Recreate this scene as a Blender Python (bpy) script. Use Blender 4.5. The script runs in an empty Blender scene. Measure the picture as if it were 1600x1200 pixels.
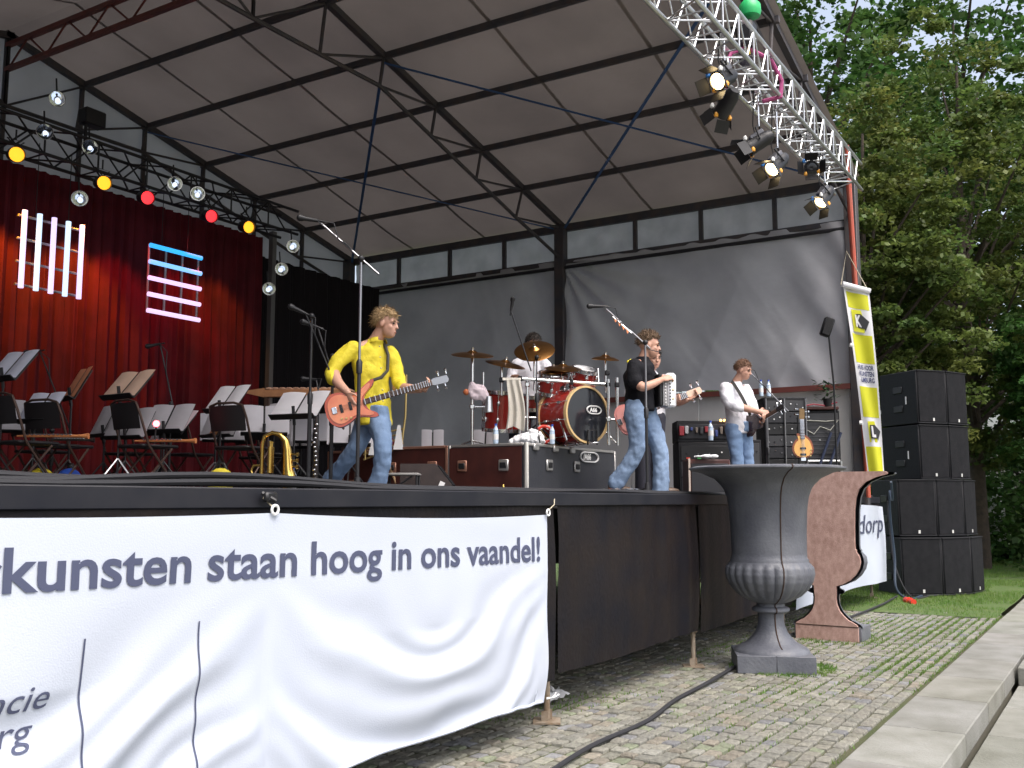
import bpy, bmesh, math, random
import numpy as np
from mathutils import Vector, Matrix, Euler, noise
random.seed(7); rng = np.random.default_rng(7)
R = math.radians
scene = bpy.context.scene
COL = scene.collection
# ---------------------------------------------------------------- camera
TH = R(31.7); PITCH = R(6.69)
CAM = Vector((-6.52, -3.69, 1.60))
FW = Vector((math.cos(TH)*math.cos(PITCH), math.sin(TH)*math.cos(PITCH), math.sin(PITCH)))
cd = bpy.data.cameras.new('camera'); cam = bpy.data.objects.new('camera', cd); COL.objects.link(cam)
cd.sensor_width = 36; cd.lens = 35.1; cd.clip_end = 600; cd.clip_start = 0.05
cam.location = CAM; cam.rotation_euler = FW.to_track_quat('-Z', 'Y').to_euler()
scene.camera = cam
# ---------------------------------------------------------------- sky, sun, exposure
SUN_EL, SUN_AZ = R(62), R(-110)          # sun direction: azimuth measured from +X, counter-clockwise
w = bpy.data.worlds.new('World'); scene.world = w; w.use_nodes = True
nt = w.node_tree; bg = nt.nodes['Background']
sky = nt.nodes.new('ShaderNodeTexSky'); sky.sky_type = 'NISHITA'; sky.sun_disc = False
sky.sun_elevation = SUN_EL; sky.sun_rotation = R(90) - SUN_AZ
sky.air_density = 1.0; sky.dust_density = 6.0; sky.ozone_density = 0.6
hs = nt.nodes.new('ShaderNodeHueSaturation'); hs.inputs['Saturation'].default_value = 0.62
nt.links.new(sky.outputs[0], hs.inputs['Color']); nt.links.new(hs.outputs[0], bg.inputs[0])
bg.inputs[1].default_value = 0.15
sl = bpy.data.lights.new('sun', 'SUN'); sl.energy = .7; sl.angle = R(45); sl.color = (1, .97, .92)
so = bpy.data.objects.new('sun', sl); COL.objects.link(so)
sd = Vector((math.cos(SUN_EL)*math.cos(SUN_AZ), math.cos(SUN_EL)*math.sin(SUN_AZ), math.sin(SUN_EL)))
so.rotation_euler = sd.to_track_quat('Z', 'Y').to_euler(); so.location = sd*60
vs = scene.view_settings; vs.view_transform = 'Standard'; vs.look = 'None'; vs.gamma = 1; vs.exposure = 1.15
scene.cycles.max_bounces = 7; scene.cycles.diffuse_bounces = 4; scene.cycles.transparent_max_bounces = 8
scene.cycles.use_denoising = True

# ---------------------------------------------------------------- materials
MATS = {}
def mat(name, col, rough=.6, metal=0., col2=None, scale=8., bump=0., bscale=40., emit=None, estr=0., transl=0., spec=.5, coat=0., attr=None, detail=4., stretch=None):
    if name in MATS: return MATS[name]
    m = bpy.data.materials.new(name); m.use_nodes = True; nt = m.node_tree; b = nt.nodes['Principled BSDF']
    b.inputs['Roughness'].default_value = rough; b.inputs['Metallic'].default_value = metal
    b.inputs['Specular IOR Level'].default_value = spec; b.inputs['Coat Weight'].default_value = coat
    tc = nt.nodes.new('ShaderNodeTexCoord'); src = tc.outputs['Object']
    if stretch:
        mp = nt.nodes.new('ShaderNodeMapping'); mp.inputs['Scale'].default_value = stretch
        nt.links.new(src, mp.inputs[0]); src = mp.outputs[0]
    c = None
    if col2 is not None:
        n = nt.nodes.new('ShaderNodeTexNoise'); n.inputs['Scale'].default_value = scale; n.inputs['Detail'].default_value = detail
        nt.links.new(src, n.inputs['Vector'])
        mr = nt.nodes.new('ShaderNodeMapRange'); mr.inputs[1].default_value = .32; mr.inputs[2].default_value = .68
        nt.links.new(n.outputs[0], mr.inputs[0])
        mx = nt.nodes.new('ShaderNodeMix'); mx.data_type = 'RGBA'
        mx.inputs[6].default_value = (*col, 1); mx.inputs[7].default_value = (*col2, 1)
        nt.links.new(mr.outputs[0], mx.inputs[0]); c = mx.outputs[2]
    if attr:
        a = nt.nodes.new('ShaderNodeAttribute'); a.attribute_name = attr
        if c is None: c = a.outputs['Color']
        else:
            m2 = nt.nodes.new('ShaderNodeMix'); m2.data_type = 'RGBA'; m2.blend_type = 'MULTIPLY'; m2.inputs[0].default_value = 1
            nt.links.new(c, m2.inputs[6]); nt.links.new(a.outputs['Color'], m2.inputs[7]); c = m2.outputs[2]
    if c is None: b.inputs['Base Color'].default_value = (*col, 1)
    else: nt.links.new(c, b.inputs['Base Color'])
    if bump:
        n2 = nt.nodes.new('ShaderNodeTexNoise'); n2.inputs['Scale'].default_value = bscale; n2.inputs['Detail'].default_value = 5
        nt.links.new(src, n2.inputs['Vector'])
        bp = nt.nodes.new('ShaderNodeBump'); bp.inputs['Strength'].default_value = bump; bp.inputs['Distance'].default_value = .02
        nt.links.new(n2.outputs[0], bp.inputs['Height']); nt.links.new(bp.outputs[0], b.inputs['Normal'])
    if emit:
        b.inputs['Emission Color'].default_value = (*emit, 1); b.inputs['Emission Strength'].default_value = estr
    if transl:
        t = nt.nodes.new('ShaderNodeBsdfTranslucent'); ms = nt.nodes.new('ShaderNodeMixShader'); ms.inputs[0].default_value = transl
        if c is None: t.inputs[0].default_value = (*col, 1)
        else: nt.links.new(c, t.inputs[0])
        nt.links.new(b.outputs[0], ms.inputs[1]); nt.links.new(t.outputs[0], ms.inputs[2])
        nt.links.new(ms.outputs[0], nt.nodes['Material Output'].inputs[0])
    MATS[name] = m; return m

# ---------------------------------------------------------------- mesh builder
class MB:
    def __init__(s): s.v = []; s.f = []
    def add(s, vs, fs):
        o = len(s.v); s.v += [tuple(v) for v in vs]; s.f += [tuple(i+o for i in f) for f in fs]; return s
    def box(s, c, d, rz=0., M=None, b=0.):
        hx, hy, hz = d[0]/2, d[1]/2, d[2]/2
        if M is None: M = Matrix.Rotation(rz, 4, 'Z')
        c = Vector(c)
        if b <= 0:
            P = [(-hx,-hy,-hz),(hx,-hy,-hz),(hx,hy,-hz),(-hx,hy,-hz),(-hx,-hy,hz),(hx,-hy,hz),(hx,hy,hz),(-hx,hy,hz)]
            F = [(0,3,2,1),(4,5,6,7),(0,1,5,4),(1,2,6,5),(2,3,7,6),(3,0,4,7)]
        else:
            b = min(b, hx*.9, hy*.9, hz*.9); P = []; idx = {}
            for sx in (-1,1):
                for sy in (-1,1):
                    for sz in (-1,1):
                        for k in range(3):
                            p = [sx*(hx-b), sy*(hy-b), sz*(hz-b)]; p[k] = (sx*hx, sy*hy, sz*hz)[k]
                            idx[(sx,sy,sz,k)] = len(P); P.append(p)
            F = []
            for k in range(3):
                a, e = [(1,2),(2,0),(0,1)][k]
                for sg in (-1,1):
                    q = []
                    for (p1,p2) in ((-1,-1),(1,-1),(1,1),(-1,1)):
                        s3 = [0,0,0]; s3[k]=sg; s3[a]=p1; s3[e]=p2; q.append(idx[(*s3,k)])
                    F.append(tuple(q) if sg > 0 else tuple(q[::-1]))
            for k in range(3):
                a, e = [(1,2),(2,0),(0,1)][k]
                for p1 in (-1,1):
                    for p2 in (-1,1):
                        s1 = [0,0,0]; s1[a]=p1; s1[e]=p2; s2 = list(s1); s1[k]=-1; s2[k]=1
                        q = [idx[(*s1,a)], idx[(*s2,a)], idx[(*s2,e)], idx[(*s1,e)]]
                        F.append(tuple(q) if p1*p2 < 0 else tuple(q[::-1]))
            for sx in (-1,1):
                for sy in (-1,1):
                    for sz in (-1,1):
                        q = [idx[(sx,sy,sz,k)] for k in range(3)]
                        F.append(tuple(q) if sx*sy*sz > 0 else tuple(q[::-1]))
        return s.add([M @ Vector(p) + c for p in P], F)
    def tube(s, pts, r, seg=8, cap=True, close=False):
        pts = [Vector(p) for p in pts]; n = len(pts)
        rr = r if isinstance(r, (list, tuple)) else [r]*n
        o = len(s.v); prev = None
        for i, p in enumerate(pts):
            if close: t = pts[(i+1) % n] - pts[i-1]
            else: t = pts[min(i+1, n-1)] - pts[max(i-1, 0)]
            t = t.normalized() if t.length > 1e-9 else Vector((0,0,1))
            if prev is None:
                a = Vector((0,0,1)) if abs(t.z) < .9 else Vector((1,0,0)); u = t.cross(a).normalized()
            else:
                u = prev - t*prev.dot(t); u = u.normalized() if u.length > 1e-6 else t.orthogonal().normalized()
            prev = u; v = t.cross(u)
            for k in range(seg):
                a = 2*math.pi*k/seg; s.v.append(tuple(p + (u*math.cos(a) + v*math.sin(a))*rr[i]))
        m = n if close else n-1
        for i in range(m):
            i0 = o+i*seg; i1 = o+((i+1) % n)*seg
            for k in range(seg): s.f.append((i0+k, i0+(k+1) % seg, i1+(k+1) % seg, i1+k))
        if cap and not close:
            s.f.append(tuple(o+k for k in range(seg))[::-1]); s.f.append(tuple(o+(n-1)*seg+k for k in range(seg)))
        return s
    def loft(s, rings, seg=20):           # rings: (centre, vector a, vector b), closed both ends
        o = len(s.v); n = len(rings)
        for c, a, b in rings:
            c = Vector(c); a = Vector(a); b = Vector(b)
            for k in range(seg):
                t = 2*math.pi*k/seg; s.v.append(tuple(c + a*math.cos(t) + b*math.sin(t)))
        for i in range(n-1):
            for k in range(seg):
                s.f.append((o+i*seg+k, o+i*seg+(k+1) % seg, o+(i+1)*seg+(k+1) % seg, o+(i+1)*seg+k))
        s.f.append(tuple(o+k for k in range(seg))[::-1]); s.f.append(tuple(o+(n-1)*seg+k for k in range(seg)))
        return s
    def lathe(s, prof, seg=24, M=None, arc=None, rfun=None):
        M = M or Matrix.Identity(4); o = len(s.v); full = arc is None; a0, a1 = arc or (0, 2*math.pi)
        ns = seg if full else seg+1
        for r, z in prof:
            for k in range(ns):
                a = a0+(a1-a0)*k/seg; q = r*(rfun(a, z) if rfun else 1)
                s.v.append(tuple(M @ Vector((q*math.cos(a), q*math.sin(a), z))))
        for i in range(len(prof)-1):
            for k in range(seg):
                k2 = (k+1) % ns if full else k+1
                s.f.append((o+i*ns+k, o+i*ns+k2, o+(i+1)*ns+k2, o+(i+1)*ns+k))
        return s
    def ell(s, c, r, M=None, seg=14, rings=9):
        M = M or Matrix.Identity(4); c = Vector(c); rx, ry, rz = (r, r, r) if not isinstance(r, (tuple, list)) else r
        o = len(s.v); s.v.append(tuple(c + M @ Vector((0,0,-rz))))
        for i in range(1, rings):
            p = -math.pi/2+math.pi*i/rings
            for k in range(seg):
                a = 2*math.pi*k/seg
                s.v.append(tuple(c + M @ Vector((rx*math.cos(p)*math.cos(a), ry*math.cos(p)*math.sin(a), rz*math.sin(p)))))
        s.v.append(tuple(c + M @ Vector((0,0,rz)))); L = len(s.v)-1
        for k in range(seg): s.f.append((o, o+1+(k+1) % seg, o+1+k))
        for i in range(rings-2):
            for k in range(seg):
                a = o+1+i*seg; s.f.append((a+k, a+(k+1) % seg, a+seg+(k+1) % seg, a+seg+k))
        a = o+1+(rings-2)*seg
        for k in range(seg): s.f.append((a+k, a+(k+1) % seg, L))
        return s
    def prism(s, poly, org, ax, ay, th):   # polygon in plane (org, ax, ay) extruded along normal by th (centred)
        org = Vector(org); ax = Vector(ax).normalized(); ay = Vector(ay).normalized(); n = ax.cross(ay)
        N = len(poly); o = len(s.v)
        for sg in (-.5, .5):
            for (x, y) in poly: s.v.append(tuple(org + ax*x + ay*y + n*th*sg))
        s.f.append(tuple(o+i for i in range(N))[::-1]); s.f.append(tuple(o+N+i for i in range(N)))
        for i in range(N): s.f.append((o+i, o+(i+1) % N, o+N+(i+1) % N, o+N+i))
        return s
    def grid(s, fn, nu, nv):
        o = len(s.v)
        for j in range(nv+1):
            for i in range(nu+1): s.v.append(tuple(fn(i/nu, j/nv)))
        for j in range(nv):
            for i in range(nu):
                a = o+j*(nu+1)+i; s.f.append((a, a+1, a+nu+2, a+nu+1))
        return s
    def mesh(s, name, m, smooth=True, sharp=40, recalc=False):
        me = bpy.data.meshes.new(name); me.from_pydata(s.v, [], s.f)
        if recalc:
            bm = bmesh.new(); bm.from_mesh(me); bmesh.ops.recalc_face_normals(bm, faces=bm.faces); bm.to_mesh(me); bm.free()
        me.materials.append(m)
        if smooth:
            me.polygons.foreach_set('use_smooth', [True]*len(me.polygons)); me.set_sharp_from_angle(angle=R(sharp))
        me.update(); return me
    def build(s, name, m, parent=None, smooth=True, sharp=40, recalc=True, loc=None):
        o = bpy.data.objects.new(name, s.mesh(name, m, smooth, sharp, recalc)); COL.objects.link(o)
        if parent: o.parent = parent
        if loc: o.location = loc
        return o
def tag(o, label=None, cat=None, group=None, kind=None):
    if label: o['label'] = label
    if cat: o['category'] = cat
    if group: o['group'] = group
    if kind: o['kind'] = kind
    return o
def thing(name, label, cat, loc=(0,0,0), rz=0., group=None):
    o = bpy.data.objects.new(name, None); o.empty_display_size = .1; COL.objects.link(o)
    o.location = loc; o.rotation_euler = (0,0,rz); return tag(o, label, cat, group)
def clone(o, parent=None, **kw):
    c = o.copy(); COL.objects.link(c); c.parent = parent
    for ch in o.children: clone(ch, c)
    return c
def inst(name, me, parent, loc=(0,0,0), rot=(0,0,0), sc=(1,1,1)):
    o = bpy.data.objects.new(name, me); COL.objects.link(o); o.parent = parent
    o.location = loc; o.rotation_euler = rot; o.scale = sc; return o
def bake(o):                              # apply the modifiers of o into its mesh
    dg = bpy.context.evaluated_depsgraph_get(); dg.update()
    me = bpy.data.meshes.new_from_object(o.evaluated_get(dg)); o.modifiers.clear(); o.data = me
    me.polygons.foreach_set('use_smooth', [True]*len(me.polygons)); return o
def fuse(o, vox=.011, smooth=6, disp=0., dscale=.1):   # one continuous surface from overlapping volumes
    m = o.modifiers.new('r', 'REMESH'); m.mode = 'VOXEL'; m.voxel_size = vox
    if disp:
        t = bpy.data.textures.new('folds', 'CLOUDS'); t.noise_scale = dscale; t.noise_depth = 3
        d = o.modifiers.new('d', 'DISPLACE'); d.texture = t; d.strength = disp; d.mid_level = .5
    sm = o.modifiers.new('s', 'SMOOTH'); sm.factor = .5; sm.iterations = smooth
    return bake(o)
def text_mesh(body, size=1., shear=0., bold=0., align='LEFT', sx=1.):
    c = bpy.data.curves.new('t', 'FONT'); c.body = body; c.size = size; c.shear = shear; c.offset = bold; c.align_x = align; c.resolution_u = 4
    o = bpy.data.objects.new('t', c); COL.objects.link(o); dg = bpy.context.evaluated_depsgraph_get(); dg.update()
    me = bpy.data.meshes.new_from_object(o.evaluated_get(dg)); bpy.data.objects.remove(o)
    return me
def lettering(body, size, M, m, parent, name='lettering', shear=0., bold=0., align='LEFT', fit=None, fn=None, sub=0.):
    me = text_mesh(body, size, shear, bold, align); me.materials.clear(); me.materials.append(m)
    bm = bmesh.new(); bm.from_mesh(me)
    if fit:
        xs = [v.co.x for v in bm.verts]; x0, x1 = min(xs), max(xs)
        for v in bm.verts: v.co.x = fit[0] + (v.co.x-x0)/(x1-x0)*(fit[1]-fit[0])
    if sub:
        bmesh.ops.triangulate(bm, faces=bm.faces)
        for _ in range(4):
            es = [e for e in bm.edges if e.calc_length() > sub]
            if not es: break
            bmesh.ops.subdivide_edges(bm, edges=es, cuts=1); bmesh.ops.triangulate(bm, faces=[f for f in bm.faces if len(f.verts) > 3])
    bmesh.ops.remove_doubles(bm, verts=bm.verts, dist=1e-5); bm.verts.index_update(); flat = [v.co.x for v in bm.verts]
    for v in bm.verts: v.co = fn(v.co.x, v.co.y) if fn else M @ v.co
    bm.verts.ensure_lookup_table(); seen = set(); isl = []
    for v in bm.verts:
        if v.index in seen or not v.link_faces: continue
        st = [v]; seen.add(v.index); grp = []
        while st:
            q = st.pop(); grp.append(q.index)
            for e in q.link_edges:
                o2 = e.other_vert(q)
                if o2.index not in seen: seen.add(o2.index); st.append(o2)
        isl.append([min(flat[k] for k in grp), max(flat[k] for k in grp), grp])
    isl.sort(); let = []
    for a0, a1, grp in isl:
        if let and min(a1, let[-1][1]) - a0 > .55*min(a1-a0, let[-1][1]-let[-1][0]): let[-1][2] += grp; let[-1][1] = max(a1, let[-1][1])
        else: let.append([a0, a1, list(grp)])
    for a0, a1, grp in let:
        ix = {k: n for n, k in enumerate(grp)}; m2 = bpy.data.meshes.new('letter')
        fs = [tuple(ix[v.index] for v in f.verts) for f in bm.faces if f.verts[0].index in ix]
        m2.from_pydata([tuple(bm.verts[k].co) for k in grp], [], fs); m2.materials.append(m)
        o = bpy.data.objects.new('letter', m2); COL.objects.link(o); o.parent = parent
    bm.free(); return let
def tint(me, cols):                       # per-face colour attribute
    a = me.color_attributes.new('tint', 'FLOAT_COLOR', 'CORNER')
    lt = np.zeros(len(me.polygons), int); me.polygons.foreach_get('loop_total', lt)
    c = np.ones((len(me.loops), 4)); c[:, :3] = np.repeat(np.asarray(cols), lt, axis=0)
    a.data.foreach_set('color', c.ravel())
D = 1.66                                  # stage deck height
VR = TH - math.pi/2                       # local x to the viewer's right, local y away from the viewer
# shared materials
BLACK = mat('black_metal', (.022,.022,.025), .45, .3)
CHROME = mat('chrome', (.75,.76,.78), .18, 1.)
ALU = mat('aluminium', (.72,.73,.74), .35, 1., (.58,.59,.6), 20)
DARKST = mat('dark_steel', (.055,.057,.07), .6, .2, (.085,.07,.068), 6)
BLUEST = mat('blue_steel', (.04,.10,.25), .5, .2)
REDST = mat('red_painted_steel', (.20,.05,.04), .55, .1, (.13,.045,.04), 5)
RUBBER = mat('black_rubber', (.018,.018,.022), .7)
PAPER = mat('paper', (.78,.77,.78), .8)
PLASTW = mat('white_plastic', (.8,.8,.8), .4)
BRASS = mat('brass', (.85,.58,.16), .22, 1.)
GOLD = mat('gilt_metal', (.62,.47,.2), .35, .9)
WOODR = mat('red_brown_ply', (.075,.020,.016), .45, 0, (.05,.014,.012), 6)
# ================================================================ GROUND, PAVING, PATH
GRASSM = mat('grass_soil', (.06,.11,.022), .9, 0, (.08,.115,.03), 3., .6, 60)
g = MB().grid(lambda u, v: (-60+u*200, -70+v*160, -.30 + (0 if True else 0)), 2, 2).build('ground', mat('soil', (.08,.10,.04), .95, 0, (.10,.09,.05), .6, .5, 12)); tag(g, kind='structure')
lawn = MB().grid(lambda u, v: (8.8+u*50, -2.0+v*40, .006+.03*noise.noise(Vector((u*25, v*25, 0)))*min(1, u*20)), 60, 50).build('lawn', GRASSM); tag(lawn, kind='structure')
JOINT = mat('mossy_joint_soil', (.055,.072,.024), .95, 0, (.085,.078,.045), 2.2, .6, 80)
pav = MB().grid(lambda u, v: (-7+u*16.4, -2.05+v*14, -.012), 2, 2).build('cobble_paving', JOINT); tag(pav, kind='structure')
SETT = mat('granite_sett', (.27,.265,.235), .85, 0, (.16,.158,.14), 30, .5, 90, attr='tint')
def sett_geo(L, W, jit):
    t = .012; z0 = -.03; z1 = .0
    q = [(-L/2,-W/2),(L/2,-W/2),(L/2,W/2),(-L/2,W/2)]
    q = [(x+random.uniform(-jit,jit), y+random.uniform(-jit,jit)) for x, y in q]
    zt = [random.uniform(-.004,.004) for _ in q]
    v = [(x, y, z0) for x, y in q] + [(x*.97, y*.97, z1-.008) for x, y in q] + [(x*.80, y*.80, z1+zt[i]) for i, (x, y) in enumerate(q)]
    f = [(8,9,10,11)]
    for a in (0, 4):
        for i in range(4): f.append((a+i, a+(i+1) % 4, a+4+(i+1) % 4, a+4+i))
    return v, f
def sett_tint():
    k = random.uniform(.72, 1.12); h = random.random()
    if h > .93: return (k*.86, k*.96, k*.74)
    if h < .12: return (k*.95, k*.97, k*1.12)
    if h < .17: return (k*1.06, k*.97, k*.88)
    return (k, k*random.uniform(.97,1.0), k*random.uniform(.88,.98))
protos = []
for i in range(18):
    mb = MB(); mb.add(*sett_geo(.135, .1, .006)); me = mb.mesh('sett', SETT, smooth=False); tint(me, [sett_tint()]*len(me.polygons)); protos.append(me)
cells = []; y = -2.02; row = 0
while y < 4.2:
    wd = random.uniform(.098, .116); x = -5.2 + random.uniform(0,.14)
    while x < 9.3 + .25*math.sin(y*3):
        L = random.uniform(.11, .165); cells.append((x+L/2, y+wd/2, L-.019, wd-.018)); x += L
    y += wd
vis = []
for i, (x, y, L, W) in enumerate(cells):
    d = Vector((x, y, 0)) - CAM; z = d.dot(FW); rx = d.dot(Vector((math.sin(TH), -math.cos(TH), 0)))
    uy = d.dot(Vector((math.sin(TH), -math.cos(TH), 0)).cross(FW))
    if z > .5 and abs(rx/z) < .513 and -.385 < uy/z and y < -.15+.0*x and x > -.6: vis.append((z, i))
vis.sort(); near = set(i for _, i in vis[:300])
mb = MB(); tl = []
for i, (x, y, L, W) in enumerate(cells):
    zz = random.uniform(-.005,.006)
    if i in near:
        inst('sett', random.choice(protos), pav, (x, y, zz+.012), (random.uniform(-.015,.015), random.uniform(-.015,.015), random.uniform(-.03,.03)+(math.pi if random.random() < .5 else 0)), (L/.135, W/.1, 1))
    else:
        v, f = sett_geo(L, W, .006); mb.add([(a+x, b+y, c+zz) for a, b, c in v], f); tl += [sett_tint()]*len(f)
rest = mb.build('setts', SETT, pav, smooth=False, recalc=False); tint(rest.data, tl); tag(rest, kind='stuff')
# grass blades: in the joints, round the urns and in front of the loudspeakers
def blades(name, pts, h, m, parent=None):
    n = len(pts); V = np.zeros((n, 3, 3)); a = rng.uniform(0, 2*math.pi, n); hh = h*rng.uniform(.5, 1.25, n); wd = .0055
    P = np.array(pts); dx = np.cos(a); dy = np.sin(a); ln = rng.uniform(-.5,.5,(n,2))*hh[:,None]
    V[:,0] = P + np.c_[dx*wd, dy*wd, np.zeros(n)]; V[:,1] = P - np.c_[dx*wd, dy*wd, np.zeros(n)]; V[:,2] = P + np.c_[ln, hh]
    me = bpy.data.meshes.new(name); me.from_pydata(V.reshape(-1,3).tolist(), [], np.arange(n*3).reshape(-1,3).tolist()); me.materials.append(m)
    o = bpy.data.objects.new(name, me); COL.objects.link(o); o.parent = parent; return o
BLADE = mat('grass_blade', (.10,.22,.03), .7, 0, (.17,.24,.06), 3, transl=.35)
pts = []
for _ in range(60000):                     # overgrown joints, thicker to the right and far end
    x = random.uniform(-1.5, 9.3); y = random.uniform(-2.05, .4)
    k = noise.noise(Vector((x*.5, y*1.4, 3))) * 1.1 + (x-4.0)*.07 + (.45 if -1.62 < y < -1.40 else 0) + (.2 if y < -1.98 else 0)
    if random.random() < k*.8 + .03:
        j = round((y+2.02)/.107)*.107-2.02; pts.append((x, j+random.gauss(0,.012), -.01))
def ring(cx, cy, r0, r1, n):
    for _ in range(n):
        a = random.uniform(0, 6.283); r = random.uniform(r0, r1); pts.append((cx+r*math.cos(a), cy+r*math.sin(a), -.005))
ring(3.28, -.72, .34, .52, 1500); ring(5.62, -.70, .3, .48, 500)
tag(blades('joint_grass', pts, .035, BLADE), 'short green grass growing in the paving joints and round the urns', 'grass', kind='stuff')
pts = [(random.uniform(8.8, 24), random.uniform(-2.0, 3.0), .005) for _ in range(60000)]
pts = [p for p in pts if random.random() < min(1, (p[0]-8.6)*.5) and noise.noise(Vector((p[0]*.7, p[1]*.9, 8))) > -.35]
tag(blades('lawn_grass', pts, .05, BLADE), 'short mown lawn grass in front of the loudspeaker stack', 'grass', kind='stuff')
# path of big concrete slabs, its step down, and the lower terrace
SLAB = mat('concrete_slab', (.25,.25,.235), .85, 0, (.165,.165,.145), 2.6, .35, 55, attr='tint')
path = MB().box((8, -2.33, -.17), (34, .50, .2)).build('slab_path', mat('slab_bed', (.2,.19,.15), .9), smooth=False); tag(path, kind='structure')
def slab(x0, x1, y0, y1, z, th, parent):
    o = MB().box(((x0+x1)/2, (y0+y1)/2, z-th/2), (x1-x0-.012, y1-y0-.012, th), b=.008).build('slab', SLAB, parent, sharp=25)
    k = random.uniform(.86, 1.1); tint(o.data, [(k, k*random.uniform(.97,1.01), k*random.uniform(.93,1.0))]*len(o.data.polygons)); return o
x = -5.0
while x < 19:
    L = random.uniform(1.05, 1.45); slab(x, x+L, -2.62, -2.06, .012+random.uniform(-.003,.003), .165, path); x += L
tb = MB().box((8, -5.6, -.25), (40, 5.9, .1)).build('lower_terrace', mat('terrace_bed', (.2,.19,.15), .9), smooth=False); tag(tb, kind='structure')
for i in range(9):
    for j in range(3): slab(-6.4+i*1.2, -5.2+i*1.2, -2.64-(j+1)*1.1, -2.64-j*1.1, -.155+random.uniform(-.002,.002), .06, tb)
for i in range(8):
    for j in range(2): slab(4.42+i*1.3, 5.72+i*1.3, -2.64-(j+1)*1.3, -2.64-j*1.3, .012+random.uniform(-.003,.003), .19, path)

# ================================================================ STAGE PLATFORM
stage = thing('stage_platform', 'raised stage deck with black fabric skirt on rusty screw jacks', 'stage')
DECK = mat('stage_deck', (.035,.035,.04), .7, 0, (.06,.055,.05), 2.5, .3, 30)
for i in range(8):
    for j in range(5):
        MB().box((-4.85+i*2.05+.0, 1.11+j*2.12, D-.06), (2.04, 2.11, .12), b=.006).build('deck_panel', DECK, stage)
SKIRT = mat('black_skirt_fabric', (.010,.010,.014), .48, 0, (.018,.014,.013), 2.2, .3, 25, spec=.12)
def skirt(x0, x1, z0, z1, seed, fold):
    def fn(u, v):
        x = x0+u*(x1-x0); z = z0+v*(z1-z0); t = u
        f = fold*(1-v*.55)*(math.sin(t*38+seed)+.6*math.sin(t*71+seed*2))*(.25+max(0, t-.35)) + .02*noise.noise(Vector((x*1.2, z*1.6, seed)))
        return (x, -.03+f-.012*math.sin(v*3.1), z + (.012*math.sin(u*6+seed) if v < .01 else 0))
    return MB().grid(fn, 90, 14).build('skirt_panel', SKIRT, stage, recalc=False)
skirt(-6.2, -.0, .30, D-.015, 1., .004); skirt(.045, 2.86, .34, D-.012, 2.3, .017); skirt(2.90, 5.9, .34, D-.015, 4.1, .022); skirt(5.95, 11.2, .36, D-.02, 5.5, .008)
MB().grid(lambda u, v: (11.2, -.03+u*10.6, .36+v*(D-.38)), 30, 4).build('skirt_panel', SKIRT, stage)
MB().box((2.5, -.045, D-.045), (17.4, .02, .10), b=.006).build('edge_trim', mat('edge_trim', (.012,.013,.019), .5, 0, (.022,.022,.027), 4, spec=.25), stage)
MB().grid(lambda u, v: (-6.2+u*17.4, 11.0, .2+v*(D-.22)), 4, 2).build('skirt_panel', SKIRT, stage)
RUST = mat('rusty_steel', (.24,.17,.11), .7, .35, (.34,.29,.23), 14, .3, 60)
for jx, jy in [(.02,.05),(2.9,.05),(5.85,.05),(8.6,.05),(11.0,.1),(-2.9,.05),(.02,2.2),(2.9,2.2),(5.85,2.2),(8.6,2.2),(-2.9,2.2),(11.,2.2)]:
    j = MB().tube([(jx,jy,.02),(jx,jy,.50)], .024, 10).build('jack_leg', RUST, stage)
    MB().tube([(jx,jy,.40),(jx,jy,D-.13)], .034, 10).build('post', DARKST, j)
    p = MB().box((jx,jy,.006), (.20,.20,.012), rz=.5); p.box((jx+.03,jy,.045), (.012,.05,.07), rz=.5).box((jx-.03,jy,.045), (.012,.05,.07), rz=.5); p.build('base_plate', RUST, j, smooth=False)
    MB().lathe([(.0,.30),(.04,.30),(.045,.33),(.03,.36),(.0,.36)], 10, Matrix.Translation((jx,jy,.03))).tube([(jx-.11,jy-.03,.35),(jx+.11,jy+.03,.345)], .012, 6).build('wing_nut', RUST, j)
# cables heaped along the deck edge
for k in range(5):
    pts = []
    for i in range(60):
        x = -5.4+i*.28*(1 if k < 3 else .62)
        h = .05*max(0, noise.noise(Vector((x*.5, k*3.1, 0))))*(1.6 if x < -1.5 else .5) + .012
        pts.append((x, .05+.035*k+.04*noise.noise(Vector((x*.8, k*7.7, 5))), D+h+.012*(k % 2)))
    lab = ['thick black cable lying nearest the front edge of the stage deck','second black cable along the stage front edge, behind the nearest one','middle black cable of the bundle on the stage front edge','short black cable of the bundle, ending near the accordion player','rearmost short black cable of the bundle along the stage edge'][k]
    tag(MB().tube(pts, .016-.001*k, 7).build('cable', RUBBER), lab, 'cable', 'cables along the stage edge')

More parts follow.
